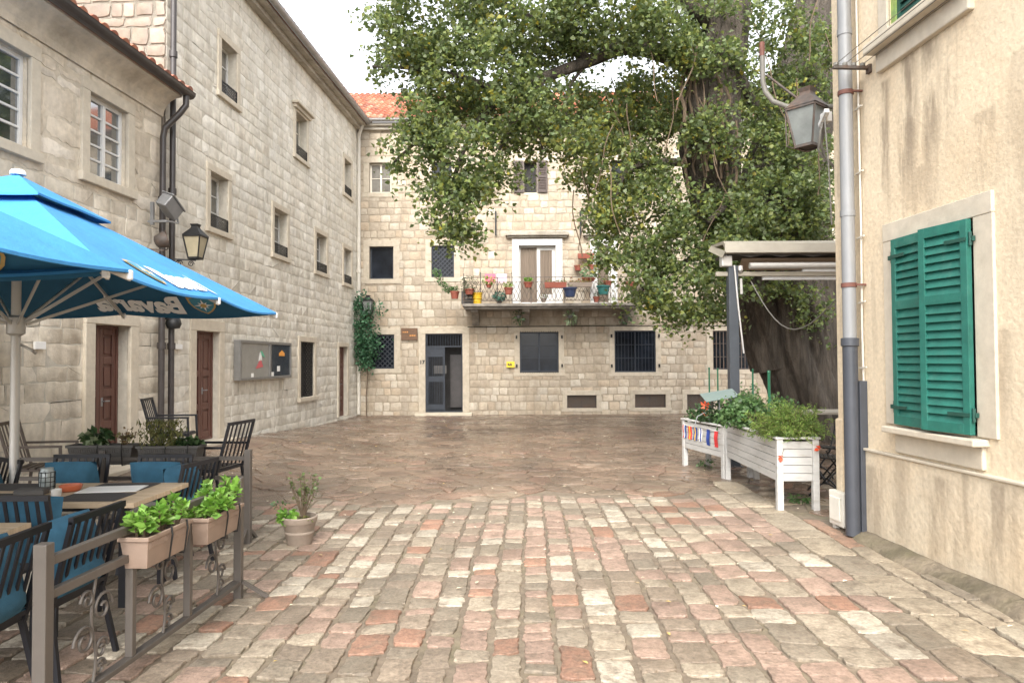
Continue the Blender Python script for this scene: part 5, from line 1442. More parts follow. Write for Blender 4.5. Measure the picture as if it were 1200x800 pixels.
# ------------------------------------------------------------------ white planters by the awning
def planter(label, p0, p1, w, h, hz):
    """slatted white planter on four legs; its front runs from p0 (near) to p1"""
    p0, p1 = Vector(p0), Vector(p1); d = (p1 - p0); L = d.length; ang = math.atan2(d.y, d.x)
    t = thing('planter_box', label, 'planter', (p0.x, p0.y, 0), ang, 'white slatted planter boxes')
    W = MT['white_wood']                 # local x along the front, y to the back is negative (front faces +y)
    for (x, y) in ((0, 0), (L, 0), (0, -w), (L, -w)):
        mb = MB(); mb.box((x - .035, y - .035, 0), (x + .035, y + .035, h)); mb.build('leg', W, t, bev=.004)
    n = 5
    def boards(a, b, nm):
        mb = MB(); a, b = Vector(a), Vector(b)
        for k in range(n):
            z0 = hz + (h - .02 - hz)*k/n; z1 = hz + (h - .02 - hz)*(k+1)/n - .006
            mb.bar((a.x, a.y, (z0+z1)/2), (b.x, b.y, (z0+z1)/2), .022, z1 - z0)
        return mb.build(nm, W, t, bev=.003)
    boards((.035, .012, 0), (L - .035, .012, 0), 'front_panel'); boards((.035, -w - .012, 0), (L - .035, -w - .012, 0), 'back_panel')
    boards((-.0, -.035, 0), (-.0, -w + .035, 0), 'end_panel'); boards((L, -.035, 0), (L, -w + .035, 0), 'end_panel')
    mb = MB(); e = .05
    mb.box((-e, -.012, h), (L + e, e, h + .022)); mb.box((-e, -w - e, h), (L + e, -w + .012, h + .022)); mb.box((-e, -w + .012, h), (.012, -.012, h + .022)); mb.box((L - .012, -w + .012, h), (L + e, -.012, h + .022)); mb.build('rim', W, t, bev=.004)
    mb = MB(); mb.box((.02, -w + .02, hz + .05), (L - .02, -.02, h - .04)); mb.build('soil', MT['soil'], t)
    return t, ang, L
n0 = on_floor(914, 598); n1 = on_floor(853, 562)
f0 = on_floor(849, 561); f1 = on_floor(803, 546)
PW, PH = .40, .80
tN, aN, LN = planter('white slatted planter nearest the downpipe, holding the fern and the dense bush', n0, n1, PW, PH, .33)
tF, aF, LF = planter('white slatted planter with a string of small flags on its front', f0, f1, PW, PH - .06, .30)
MN, MF = Matrix.Translation((n0.x, n0.y, 0)) @ Matrix.Rotation(aN, 4, 'Z'), Matrix.Translation((f0.x, f0.y, 0)) @ Matrix.Rotation(aF, 4, 'Z')
def in_box(M, x, y, z): return M @ Vector((x, y, z))
def bush(label, name, p, r, n, size, cols, seed, squash, stems=6, cat='bush'):
    t = thing(name, label, cat, p)
    A = []; rd = random.Random(seed)
    for k in range(int(n/28)):
        d = Vector((rd.gauss(0, 1), rd.gauss(0, 1), rd.gauss(0, .8))).normalized()*rd.uniform(.3, 1)*r
        c = (d.x*squash[0], d.y*squash[1], r*squash[2]*.8 + d.z*squash[2])
        A.append(np.array(c) + np.random.default_rng(seed*50 + k).normal(size=(28, 3))*r*.13)
    A = np.concatenate(A); A = A[A[:, 2] > -.02]
    leaf_mesh('foliage', MT['leaf_bright'], A, size, t, cols, seed=seed)
    mb = MB()
    for k in range(stems):
        a = rd.uniform(0, 6.3); mb.tube([(0, 0, -.08), (math.cos(a)*r*.3*squash[0], math.sin(a)*r*.3, r*squash[2]*.5), (math.cos(a)*r*.7*squash[0], math.sin(a)*r*.6, r*squash[2]*1.1)], [.012, .009, .004], 6)
    mb.build('stem', MT['twig'], t)
    return t
bush('dense dark green bush filling the nearer white planter behind the fern', 'bush', in_box(MN, 1.35, -PW/2, PH - .05), .36, 2600, .055, G_BUSH, 61, (1.45, .85, .75))
bush('loose pale-sprigged bush at the back of the nearer white planter', 'bush', in_box(MN, 1.95, -PW*.7, PH - .05), .26, 700, .05, G_BUSH + [(.2, .26, .1)], 62, (1.0, .8, 1.3))
bush('dark green bush in the flag-hung planter under the tilted glass panel', 'bush', in_box(MF, .45, -PW/2, PH - .12), .28, 1100, .05, G_DARK, 63, (1.2, .9, .8))
bush('low trailing green plant at the far end of the flag-hung planter', 'bush', in_box(MF, 1.15, -PW/2, PH - .12), .24, 700, .045, G_DARK + G_BUSH, 64, (1.0, 1, .7))
# feathery fern spilling over the near end
pf = in_box(MN, .20, -PW/2, PH - .02)
t = thing('fern', 'feathery light green fern spilling over the near end of the white planter', 'fern', pf)
g = np.random.default_rng(71); P = []; D = []; mb = MB()
for k in range(300):
    a = g.uniform(0, 2*PI); L_ = g.uniform(.20, .42); e = g.uniform(.6, 1.5)
    p = np.array([g.normal()*.09 - .03, g.normal()*.09, .02]); v = np.array([math.cos(a)*math.cos(e), math.sin(a)*math.cos(e), math.sin(e)])
    pts_ = []
    for q in range(9):
        pts_.append(tuple(p)); p = p + v*L_/8; v = v + np.array([0, 0, -.17]); v /= np.linalg.norm(v)
        for s_ in range(7): P.append(p + g.normal(size=3)*.014); D.append(v + g.normal(size=3)*.7)
    mb.tube(pts_, .0022, 4)
leaf_mesh('foliage', MT['leaf_bright'], P, .042, t, G_FERN, width=.075, seed=72, dirs=D)
mb.build('stem', MT['twig'], t)
for k, (dx, dy, dz, lb) in enumerate(((-.26, .20, -.16, 'orange red blossom hanging at the front corner of the fern'), (-.30, -.20, -.05, 'small red blossom at the back corner of the fern'))):
    o = thing('blossom', lb, 'flower', in_box(MN, .22 + dx, -PW/2 + dy, PH - .05 + dz), 0, 'red blossoms on the fern')
    a, d = cluster(26, (0, 0, 0), .035, 80 + k); leaf_mesh('petals', MT['flower'], a, .03, o, [(1, 1, 1)], seed=80 + k)
    mb = MB(); mb.tube([(0, 0, 0), (.04, -.02*dy, .10)], .002, 4); mb.build('stem', MT['twig'], o)
# stakes, flag, tilted panel
for (px_, y0, y1, Y_, lb) in ((831, 462, 432, 11.3, 'green garden stake at the far end of the flag-hung planter'), (841, 462, 433, 11.0, 'green garden stake second from the far end, by the orange flag'),
                              (882, 470, 434, 9.9, 'green garden stake in the middle of the nearer planter bush'), (901, 474, 436, 9.0, 'thick green garden stake behind the fern')):
    a, b = at(px_, y0, Y_), at(px_, y1, Y_); zb = PH - .15
    mb = MB(); th = .012 if Y_ > 9.5 else .018
    mb.tube([(0, 0, 0), (0, 0, b.z - zb)], th, 8); mb.lathe([(th, 0), (th*1.3, .005), (th*1.1, .03), (0, .035)], (0, 0, b.z - zb - .01), 8); o = mb.build('plant_stake', MT['green_plastic'], smooth=40); o.location = (b.x, b.y, zb)
    tag(o, lb, 'stake', 'green garden stakes')
p_ = at(826, 470, 11.2)
t = thing('garden_flag', 'orange red pinwheel flag on a thin stick in the flag-hung planter', 'flag', (p_.x, p_.y, PH - .15))
mb = MB(); mb.tube([(0, 0, 0), (0, 0, .42)], .006, 6); mb.build('stick', MT['green_plastic'], t)
mb = MB()
for k in range(5):
    a = k*2*PI/5; mb.add([(0, -.012, .34), (.085*math.cos(a), -.012, .34 + .085*math.sin(a)), (.06*math.cos(a + .75), -.035, .34 + .06*math.sin(a + .75))], [(0, 1, 2)]); mb.add([(0, -.010, .20), (.065*math.cos(a), -.010, .20 + .065*math.sin(a)), (.045*math.cos(a + .75), -.03, .20 + .045*math.sin(a + .75))], [(0, 1, 2)])
mb.build('vanes', MT['flower'], t)
p_ = at(843, 463, 10.7)
t = thing('reading_stand', 'tilted grey glass panel on a stem over the planters', 'stand', (p_.x, p_.y, PH - .15))
Mx = Matrix.Translation((0, 0, p_.z - PH + .15)) @ Matrix.Rotation(R(-9), 4, 'Y') @ Matrix.Rotation(R(18), 4, 'X')
mb = MB(); mb.box((-.25, -.16, -.008), (.25, .16, .008), M=Mx); mb.build('panel', mat('grey_green_glass', (.20, .25, .235), .15, .08, 5, spec=.9), t, bev=.004)
mb = MB(); mb.tube([(0, 0, 0), (0, 0, p_.z - PH + .14)], .012, 8); mb.tube([(-.12, .02, .1), (-.22, .0, .26), (-.34, -.03, .20), (-.38, -.04, .08)], .008, 6); mb.build('stem', MT['pipe_grey'], t)
# bunting on the flag-hung planter
t = thing('bunting', 'string of six small national flags pinned to the white planter front', 'flags', MF.translation, aF)
xs6 = [LF*.95, LF*.80, LF*.655, LF*.51, LF*.32, LF*.13]
mb = MB(); zs_ = PH - .13
mb.tube([(LF - .03, .034, zs_ + .02)] + [(x, .034, zs_ - .012*math.sin(i*1.4)) for i, x in enumerate(xs6)] + [(.02, .034, zs_ + .03)], .004, 5); mb.build('string', MT['paper'], t)
stripes = [('flag_red', 'flag_white', 'flag_blue'), ('flag_red', 'flag_yellow', 'flag_red'), ('flag_blue', 'flag_yellow', 'flag_blue'), ('flag_white', 'flag_blue', 'flag_white'), ('flag_blue', 'flag_blue', 'flag_blue'), ('flag_red', 'flag_red', 'flag_red')]
names = ['blue, white and red flag', 'red and yellow striped flag', 'blue flag with a yellow cross', 'white flag with a blue band', 'plain dark blue flag', 'plain red flag']
for i, x in enumerate(xs6):
    mb = MB(); w_, h_ = .105, .20 + (.03 if i > 3 else 0)
    for s_ in range(3):
        n = 6; V = []
        for k in range(n+1):
            z_ = zs_ - .01 - h_*k/n; b = .034 + .006*math.sin(k*1.1 + i)
            V += [(x + w_/2 - w_*s_/3, b + .004, z_), (x + w_/2 - w_*(s_+1)/3, b + .006*math.cos(s_ + i), z_)]
        mb.add(V, [(2*k, 2*k+2, 2*k+3, 2*k+1) for k in range(n)], s_)
    o = mb.build('flag', [MT[q] for q in stripes[i]], t); o['label'] = names[i]
# weeds under the planters
for k, (px_, py_, s_, lb) in enumerate(((930, 588, .12, 'small green weed growing under the near planter end'), (822, 545, .14, 'clump of weeds growing under the flag-hung planter'))):
    p_ = on_floor(px_, py_ + 4); t = thing('weed', lb, 'weed', (p_.x + .1, p_.y + .1, 0), 0, 'weeds under the planters')
    a, d = cluster(60, (0, 0, .06), s_, 90 + k, (1.3, 1, .5)); a[:, 2] = np.abs(a[:, 2]); leaf_mesh('foliage', MT['leaf_bright'], a, .05, t, G_BUSH, seed=90 + k)

# ------------------------------------------------------------------ awning on a slate-grey post
AY = 11.4
pa = at(861, 548, AY)
zA = at(861, 284, AY).z
aw = thing('awning', 'cream flat-roofed awning on a slate grey post in front of the tree trunk', 'awning', (pa.x, AY, 0))
AX1 = 4.2; Dp = 0.62
xl = at(846, 300, AY).x - pa.x
mb = MB(); s_ = .075
mb.box((-s_, -s_, 0), (s_, s_, at(861, 312, AY).z)); mb.box((-.13, -.13, 0), (.13, .13, .018)); mb.build('post', MT['slate_post'], aw, bev=.006)
for (x, y) in ((AX1 - .2, 0), (AX1 - .2, Dp)):
    mb = MB(); mb.box((x - s_, y - s_, 0), (x + s_, y + s_, zA - .4)); mb.build('post', MT['slate_post'], aw, bev=.006)
h_ = lambda py: at(861, py, AY).z
mb = MB()
prof = [(-.20, h_(298)), (-.16, h_(287)), (-.06, zA + .01), (Dp, zA + .05), (Dp, zA + .0), (-.04, zA - .04), (-.12, h_(291)), (-.15, h_(299))]
mb.prism(prof, lambda p: (xl, p[0], p[1]), lambda p: (AX1, p[0], p[1]))
mb.add([(xl - .05, -.19, h_(304)), (xl, -.20, h_(296)), (xl, Dp, zA + .04), (xl - .05, Dp, zA - .04)], [(0, 1, 2, 3)])
mb.build('roof_sheet', MT['awning_cream'], aw)
mb = MB(); V = []; n = 60                                     # wavy dark fabric rolled below the front edge
for k in range(n + 1):
    x = xl + .05 + (AX1 - xl - .1)*k/n; V += [(x, -.10, h_(293)), (x, -.11, h_(301) + .02*math.sin(k*.9))]
mb.add(V, [(2*k, 2*k+1, 2*k+3, 2*k+2) for k in range(n)])
mb.box((xl + .06, -.09, h_(300)), (AX1 - .02, Dp - .05, h_(298) + .02)); mb.build('underside', MT['awning_dark'], aw)
mb = MB(); mb.add([(xl + .30, -.06, h_(303)), (AX1, -.06, h_(303)), (AX1, .55, h_(311)), (xl + .42, .55, h_(311))], [(0, 1, 2, 3)]); mb.add([(xl + .30, -.062, h_(303) - .01), (AX1, -.062, h_(303) - .01), (AX1, .548, h_(311) - .01), (xl + .42, .548, h_(311) - .01)], [(3, 2, 1, 0)]); mb.build('fabric', MT['awning_tan'], aw)
mb = MB(); mb.tube([(at(877, 312, AY).x - pa.x, -.06, h_(312)), (AX1, -.06, h_(312))], .052, 14); mb.build('front_tube', MT['pole'], aw, smooth=50)
mb = MB(); mb.bar((at(839, 321, AY).x - pa.x, .02, h_(321)), (AX1, .02, h_(321)), .07, .07); mb.build('beam', MT['awning_cream'], aw, bev=.006)
mb = MB(); mb.bar((at(896, 325, AY).x - pa.x, .10, h_(325)), (AX1, .10, h_(326)), .08, .065); mb.bar((at(940, 318, AY).x - pa.x, -.0, h_(317)), (AX1, -.0, h_(318)), .05, .05); mb.build('folding_arm', MT['canvas_white'], aw, bev=.01)
mb = MB(); mb.box((-.19, -.10, h_(313)), (-.02, .06, h_(300))); mb.build('motor_head', MT['pole'], aw, bev=.02)
mb = MB(); mb.lathe([(.02, -.06), (.045, -.03), (.04, .04), (.02, .05)], (.12, -.03, h_(315)), 12); mb.build('spot_lamp', MT['pole'], aw, smooth=40)
mb = MB(); mb.tube([(.0, -.12, h_(312)), (.05, -.13, h_(360)), (.13, -.12, h_(414))], .013, 8); mb.tube([(.12, -.06, h_(327)), (.125, -.06, h_(345))], .022, 8); mb.build('crank_rod', MT['pole'], aw)

# ------------------------------------------------------------------ stacked iron bistro furniture behind the planter
def bistro(label, p, rz):
    t = thing('folding_chair', label, 'chair', p, rz, 'black iron garden chairs stacked behind the planter'); m = MT['iron']
    for s_ in (-1, 1):
        mb = MB(); P = [(s_*.20, -.20 + .40*q/10, .0 + .18*math.sin(PI*q/10)) for q in range(11)]; mb.tube(P, .012, 6); mb.build('leg', m, t, smooth=60)
        mb = MB(); mb.tube([(s_*.20, -.02, .17), (s_*.20, .10, .34), (s_*.20, .18, .46), (s_*.20, .05, .50)], .012, 6); mb.tube([(s_*.20, .04, .17), (s_*.20, -.14, .40), (s_*.20, -.20, .62), (s_*.20, -.26, .88)], .012, 6); mb.build('side_frame', m, t, smooth=60)
    mb = MB()
    for x_ in (-.15, .15): mb.bar((x_, -.19, .462), (x_, .20, .492), .014)
    for k in range(8): mb.bar((-.20, -.17 + k*.05, .47 + .004*k), (.20, -.17 + k*.05, .47 + .004*k), .034, .010)
    mb.build('seat', m, t)
    mb = MB()
    for z_, yy in ((.62, -.20), (.71, -.22), (.80, -.243), (.87, -.26)): mb.tube([(-.20, yy, z_), (0, yy - .03, z_ + .012), (.20, yy, z_)], .013, 6)
    for k in range(5): mb.tube([(-.16 + k*.08, -.19, .50), (-.16 + k*.08 + .03*math.sin(k), -.23, .70), (-.16 + k*.08, -.265, .87)], .007, 5)
    mb.build('backrest', m, t, smooth=60)
    return t
q = at(958, 540, 9.9)
bistro('black iron garden chair with curved runners nearest the white planter end', (at(966, 540, 9.0).x, 9.0, 0), R(70))
q = at(985, 540, 10.6)
bistro('black iron garden chair half hidden behind the house corner', (at(972, 540, 9.9).x, 9.9, 0), R(100))
t = thing('cafe_table', 'grey marble-topped bistro table behind the iron chairs', 'table', (at(985, 480, 11.0).x, 11.9, 0), 0)
mb = MB(); mb.box((-.75, -.35, .80), (.75, .35, .84)); mb.build('tabletop', MT['concrete'], t, bev=.006)
mb = MB(); mb.box((-.6, -.25, 0), (-.55, .25, .80)); mb.box((.55, -.25, 0), (.6, .25, .80)); mb.build('leg', MT['iron'], t)
p_ = M_RIGHT @ Vector((cu0 - .05, 0, 0))
mt = thing('meter_box', 'rounded white plastic box low on the house corner behind the downpipe', 'box', mw=M_RIGHT @ Matrix.Translation((cu0 - .0, .10, .0)))
z0 = loc(M_RIGHT, 985, 612).z; z1 = loc(M_RIGHT, 985, 573).z
mb = MB(); mb.box((-.02, -.205, z0), (.26, -.132, z1)); mb.box((.02, -.225, z0 + .05), (.22, -.205, z1 - .05)); mb.build('housing', MT['meter_white'], mt, bev=.034)
mb = MB(); mb.box((.02, -.19, .0), (.07, -.14, z0 + .02)); mb.build('foot', MT['pipe_pale'], mt)

# ------------------------------------------------------------------ lanterns, floodlights, signs
def lantern(t, c, h, w_top, w_bot, m_metal, m_glass, roof=.30, rz=0.0):
    """four-sided tapering lantern hanging at c (centre of its bottom)"""
    M_ = Matrix.Translation(c) @ Matrix.Rotation(rz, 4, 'Z')
    hb = h*(1 - roof)
    sq = lambda w, z: [M_ @ Vector((x*w/2, y*w/2, z)) for x, y in ((-1, -1), (1, -1), (1, 1), (-1, 1))]
    mb = MB(); a, b = sq(w_bot, .02), sq(w_top, hb)
    mb.add([*a, *b], [(0, 1, 5, 4), (1, 2, 6, 5), (2, 3, 7, 6), (3, 0, 4, 7)]); mb.build('glass', m_glass, t)
    mb = MB()
    A, B = sq(w_bot*1.04, .0), sq(w_top*1.03, hb)
    for k in range(4):
        mb.bar(A[k], B[k], .018); mb.bar(A[k], A[(k+1) % 4], .022, .03); mb.bar(B[k], B[(k+1) % 4], .022, .026)
    mb.add([*A], [(3, 2, 1, 0)])
    mb.build('frame', m_metal, t)
    mb = MB(); r0, r1, r2, r3 = sq(w_top*1.14, hb + .012), sq(w_top*.42, hb + h*roof*.66), sq(w_top*.36, hb + h*roof*.80), sq(w_top*.48, h)
    V = [*r0, *r1, *r2, *r3]; mb.add(V, [(k*4+i, k*4+(i+1) % 4, (k+1)*4+(i+1) % 4, (k+1)*4+i) for k in range(3) for i in range(4)] + [(3, 2, 1, 0), (12, 13, 14, 15)]); mb.build('cap', m_metal, t)
    return t
def lw(px, py, off): return loc(M_LEFT, px, py, -off)
# wall lantern on scroll bracket (left)
pz = loc(M_LEFT, 229, 305, -.55)
lan = thing('wall_lantern', 'black wall lantern on a scrolled bracket beside the floodlights', 'lantern', mw=M_LEFT @ Matrix.Translation((pz.x - .28, 0, pz.z)))
lantern(lan, (.28, -.55, .03), .86*.62, .26, .15, MT['iron'], MT['lamp_glass_warm'], .36)
mb = MB(); mb.bar((0.0, -.02, 0), (.28, -.56, 0), .022)
for (t0, s0) in ((.62, .055), (.9, .045), (.38, .06)):
    q = Vector((.28*t0, -.55*t0, -.06)); d = Vector((.28, -.55, 0)).normalized()
    mb.tube([q + d*(s0*(1 - .75*k/20)*math.cos(k*.5)) + Vector((0, 0, s0*(1 - .75*k/20)*math.sin(k*.5))) for k in range(21)], .007, 5)
mb.tube([(0, -.02, -.22), (.07, -.14, -.10), (.16, -.32, -.03), (.2, -.40, 0)], .009, 6); mb.box((-.02, -.03, -.26), (.02, -.01, .06)); mb.build('bracket', MT['iron'], lan)
# floodlight on the pipe
pz = loc(M_LEFT, 193, 246, -.35)
fl_ = thing('floodlight', 'square grey floodlight tilted down from the dark downpipes', 'floodlight', mw=M_LEFT @ Matrix.Translation((pz.x, 0, pz.z)))
Mx = Matrix.Translation((.05, -.40, .06)) @ Matrix.Rotation(R(28), 4, 'Y') @ Matrix.Rotation(R(22), 4, 'X')
mb = MB(); mb.box((-.17, -.08, -.10), (.19, .10, .10), M=Mx); mb.box((-.19, -.10, .10), (.21, .12, .125), M=Mx); mb.build('housing', MT['flood_grey'], fl_, bev=.012)
mb = MB(); mb.box((-.15, -.07, .126), (.17, .09, .131), M=Mx); mb.build('glass', MT['flood_glass'], fl_)
mb = MB(); mb.bar((.0, -.10, -.17), (.0, -.40, -.17), .05, .03); mb.bar((.0, -.40, -.17), (.22, -.44, -.16), .035, .02); mb.bar((.22, -.44, -.16), (.20, -.42, .02), .03, .02); mb.bar((.0, -.16, -.22), (.0, -.16, .12), .04, .05); mb.build('bracket', MT['flood_grey'], fl_)
pz = loc(M_LEFT, 189, 281, -.3)
sp = thing('floodlight', 'small round spotlight below the square floodlight', 'floodlight', mw=M_LEFT @ Matrix.Translation((pz.x, 0, pz.z)))
Mx = Matrix.Translation((.02, -.32, 0)) @ Matrix.Rotation(R(62), 4, 'X') @ Matrix.Rotation(R(35), 4, 'Y')
mb = MB(); tmp = MB(); tmp.lathe([(.05, -.12), (.09, -.10), (.115, .0), (.125, .04), (.11, .042), (.09, .03), (0, .025)], n=20); mb.add([Mx @ Vector(v) for v in tmp.v], tmp.f); mb.build('housing', MT['rust_iron'], sp, smooth=50)
mb = MB(); mb.bar((-.06, -.05, -.14), (.0, -.34, -.16), .035, .02); mb.tube([(.0, -.34, -.16), (.13, -.33, -.12), (.15, -.32, .0), (.10, -.3, .16)], .010, 6); mb.build('bracket', MT['rust_iron'], sp)
# notice board
N0 = loc(M_LEFT, 281, 398, -.13); N1 = loc(M_LEFT, 281, 446, -.13); N2 = loc(M_LEFT, 341, 403, -.13)
W_, H_ = N2.x - N0.x, N0.z - N1.z
nb = thing('notice_board', 'grey glazed notice board with posters on the stone wall', 'notice board', mw=M_LEFT @ Matrix.Translation((N0.x, 0, N1.z)))
mb = MB(); mb.box((0, -.12, 0), (W_, -.014, H_)); mb.build('case', MT['board_frame'], nb, bev=.006)
mb = MB(); frame_boxes(mb, (0, W_, 0, H_), -.145, -.121, .055); mb.box((W_*.55 - .04, -.145, .055), (W_*.55 + .04, -.121, H_ - .055)); mb.build('frame', MT['board_frame'], nb, bev=.004)
mb = MB(); mb.box((.056, -.1225, .056), (W_*.55 - .041, -.1212, H_ - .056)); mb.build('backing', MT['board_grey'], nb)
mb = MB(); mb.box((W_*.55 + .041, -.1225, .056), (W_ - .056, -.1212, H_ - .056)); mb.build('backing', MT['board_navy'], nb)
def patch(m_, x0, x1, z0, z1, nm='poster', lb=None, poly=None):
    mb = MB(); pts = poly or [(x0, z0), (x1, z0), (x1, z1), (x0, z1)]
    mb.prism([(W_*a_, H_*b_) for a_, b_ in pts], lambda p: (p[0], -.124, p[1]), lambda p: (p[0], -.1265, p[1])); o = mb.build(nm, MT[m_], nb)
    if lb: o['label'] = lb
patch('paper_red', 0, 0, 0, 0, 'poster', 'red and white pennant-shaped poster', [(.28, .28), (.42, .33), (.37, .55)])
patch('paper', 0, 0, 0, 0, 'poster', 'white upper part of the pennant poster', [(.33, .48), (.395, .50), (.385, .70), (.36, .72)])
patch('paper_green', 0, 0, 0, 0, 'poster', 'green tip of the pennant poster', [(.385, .62), (.46, .57), (.40, .74), (.36, .74)])
patch('paper', .20, .245, .06, .17); patch('paper', .58, .63, .06, .18); patch('paper', .70, .76, .19, .34)
patch('paper_orange', 0, 0, 0, 0, 'poster', 'orange emblem on the dark half', [(.74, .62), (.86, .62), (.86, .70), (.80, .78), (.74, .70)])
# small plates on the low house, wall box
for (px0, px1, py0, py1, m_, nm, lb, cat) in ((37, 50, 400, 409, 'paper', 'wall_plate', 'small white plate on the low house wall near the parasol pole', 'sign'), (201, 211, 403, 409, 'paper', 'wall_plate', 'small pale plate on the wall between downpipe and panelled door', 'sign')):
    a, b, c = loc(M_LEFT, px0, py0), loc(M_LEFT, px1, py0), loc(M_LEFT, px0, py1)
    mb = MB(); mb.box((0, -.045, 0), (b.x - a.x, -.02, a.z - c.z)); o = mb.build(nm, MT[m_], bev=.003); o.matrix_world = M_LEFT @ Matrix.Translation((a.x, 0, c.z)); tag(o, lb, cat)
a = loc(M_LEFT, 199, 378, -.1); t = thing('wall_lamp', 'small dark lamp under the parasol edge beside the downpipes', 'lamp', mw=M_LEFT @ Matrix.Translation((a.x, 0, a.z)))
mb = MB(); mb.lathe([(.02, .10), (.10, .06), (.12, -.02), (.09, -.09), (.0, -.10)], (0, -.16, 0), 16); mb.build('shade', MT['iron'], t, smooth=50); mb = MB(); mb.bar((0, -.01, .06), (0, -.16, .08), .025); mb.build('bracket', MT['iron'], t)

# far wall: lantern, creeper, plaques
a = loc(M_FAR, 431, 368, -.4)
t = thing('wall_lantern', 'dark square lantern above the creeper in the wall corner', 'lantern', mw=Matrix.Translation((a.x, YF, a.z)))
lantern(t, (0, -.35, .02), .56, .30, .20, MT['iron'], MT['lamp_glass'], .30); mb = MB(); mb.bar((0, -.02, 0), (0, -.36, 0), .025); mb.bar((0, -.02, -.25), (0, -.25, 0), .016); mb.build('bracket', MT['iron'], t)
a = loc(M_FAR, 424, 486, -.35)
t = thing('climbing_plant', 'dark green creeper hanging in the corner where the two stone houses meet', 'climbing plant', (a.x, YF - .32, 0))
g = np.random.default_rng(15); P = []
for k in range(120):
    z_ = g.uniform(0, 1); px_ = 424 + g.normal()*(8 if z_ > .25 else 5) + (4 if z_ < .5 else 0); py_ = 432 - 82*z_
    c = np.array(at(px_, py_, YF - .32 + g.uniform(-.22, .22))) - np.array((a.x, YF - .32, 0)); m_ = 20
    P.append(c + g.normal(size=(m_, 3))*np.array([.10, .09, .13]))
leaf_mesh('foliage', MT['leaf_bright'], np.concatenate(P), .085, t, [(.045, .13, .06), (.06, .16, .075), (.085, .20, .10), (.035, .10, .05)], droop=.9, seed=16)
mb = MB(); mb.tube([(.12, .1, 0), (.10, .12, .6), (.16, .1, 1.3), (.06, .1, 2.2), (-.02, .12, 3.3)], .016, 8); mb.build('stem', MT['twig'], t)
def wall_sign(px0, px1, py0, py1, m_, nm, lb, marks):
    a, b, c = loc(M_FAR, px0, py0), loc(M_FAR, px1, py0), loc(M_FAR, px0, py1); w, h = b.x - a.x, a.z - c.z
    t = thing(nm, lb, 'sign', (a.x, YF, c.z)); mb = MB(); mb.box((0, -.075, 0), (w, -.028, h)); mb.build('plate', MT[m_], t, bev=.006)
    mb = MB()
    for (x0, x1, z0, z1) in marks: mb.box((w*x0, -.079, h*z0), (w*x1, -.0752, h*z1))
    mb.build('marks', MT['ink' if nm == 'wall_sign' else 'sign_orange'], t)
    return t
wall_sign(470.5, 489.5, 384.5, 398.5, 'sign_brown', 'wooden_sign', 'brown wooden sign hanging left of the navy gate', [(.52, .62, .32, .42), (.65, .72, .32, .44), (.75, .88, .33, .42), (.2, .3, .62, .70), (.34, .42, .62, .72), (.1, .16, .62, .7)])
wall_sign(593.5, 603, 423.5, 430.5, 'sign_yellow', 'wall_sign', 'small yellow enamel sign beside the barred window', [(.15, .30, .3, .7), (.34, .45, .25, .6), (.48, .60, .3, .75), (.63, .70, .25, .6), (.85, .9, .2, .3)])
# number plate by the gate
a = loc(M_FAR, 495.3, 424); V_, F_ = text_polys('17', .16); mb = MB(); mb.add([(v[0], -.0565, v[1]) for v in V_], F_); o = mb.build('house_number', MT['ink']); o.location = (a.x - .09, YF, a.z - .06); tag(o, 'small dark painted 17 on the stone jamb of the gate', 'number')

# ------------------------------------------------------------------ balcony pots and linen
def pot(label, px, py, off, r, h, m_, cols, seed, kind='leafy', prad=.13, size=.05, n=120, nm='potted_plant', group='potted plants on the balcony', pz=.75):
    """py is the row of the pot's foot; off is its distance from the far wall"""
    a = at(px, py, YF - off)
    t = thing(nm, label, 'potted plant', a, 0, group)
    mb = MB(); mb.lathe([(r*.72, 0), (r*.98, h*.82), (r*1.1, h*.83), (r*1.12, h), (r*.98, h), (r*.94, h*.85), (0, h*.84)], n=18); mb.build('pot', MT[m_], t, smooth=40)
    if kind == 'leafy': c, d = cluster(n, (0, 0, h + prad*.55), prad, seed, (1.1, .9, pz)); leaf_mesh('foliage', MT['leaf_bright'], c, size, t, cols, seed=seed)
    elif kind == 'twig': twiggy(t, (0, 0, h*.8), prad*2.2, prad, 10, MT['leaf_bright'], cols, seed, size)
    return t
zf = 355                                                          # the balcony floor row
pot('terracotta pot hanging outside the balcony end with a long trailing plant', 533, 350, .9, .13, .22, 'terracotta', G_BUSH, 101)
t = bpy.context.scene.objects  # (kept for readability)
a = at(533, 345, YF - .9); tr = [o for o in COL.objects if o.get('label', '').startswith('terracotta pot hanging outside')][0]
g = np.random.default_rng(7); P = []
for k in range(90):
    q = k/90; c = np.array(at(531 - 22*q, 338 - 14*q + 6*math.sin(q*5), YF - .85)) - np.array(tr.location); P.append(c + g.normal(size=(3, 3))*.06)
leaf_mesh('trailing_foliage', MT['leaf_bright'], np.concatenate(P), .07, tr, G_BUSH, seed=8)
mb = MB(); mb.tube([(0, 0, .2), *[tuple(np.array(at(531 - 22*q, 338 - 14*q, YF - .85)) - np.array(tr.location)) for q in (.2, .6, 1)]], .01, 5); mb.build('hanger', MT['twig'], tr)
pot('terracotta pot with tall grey-green bush on the left balcony rail', 550, 345, 1.12, .14, .16, 'terracotta', [(.12, .14, .08), (.16, .17, .10), (.10, .12, .07)], 102, prad=.27, n=260, size=.055, pz=1.0)
pot('terracotta pot with green shoots clipped outside the left rail beside the towels', 596, 345, 1.12, .125, .20, 'terracotta', G_FERN, 103, prad=.15)
pot('green bushy pot plant on the rail below the pink towel', 573, 337, 1.12, .09, .10, 'terracotta', G_BRIGHT, 104, prad=.20, n=170)
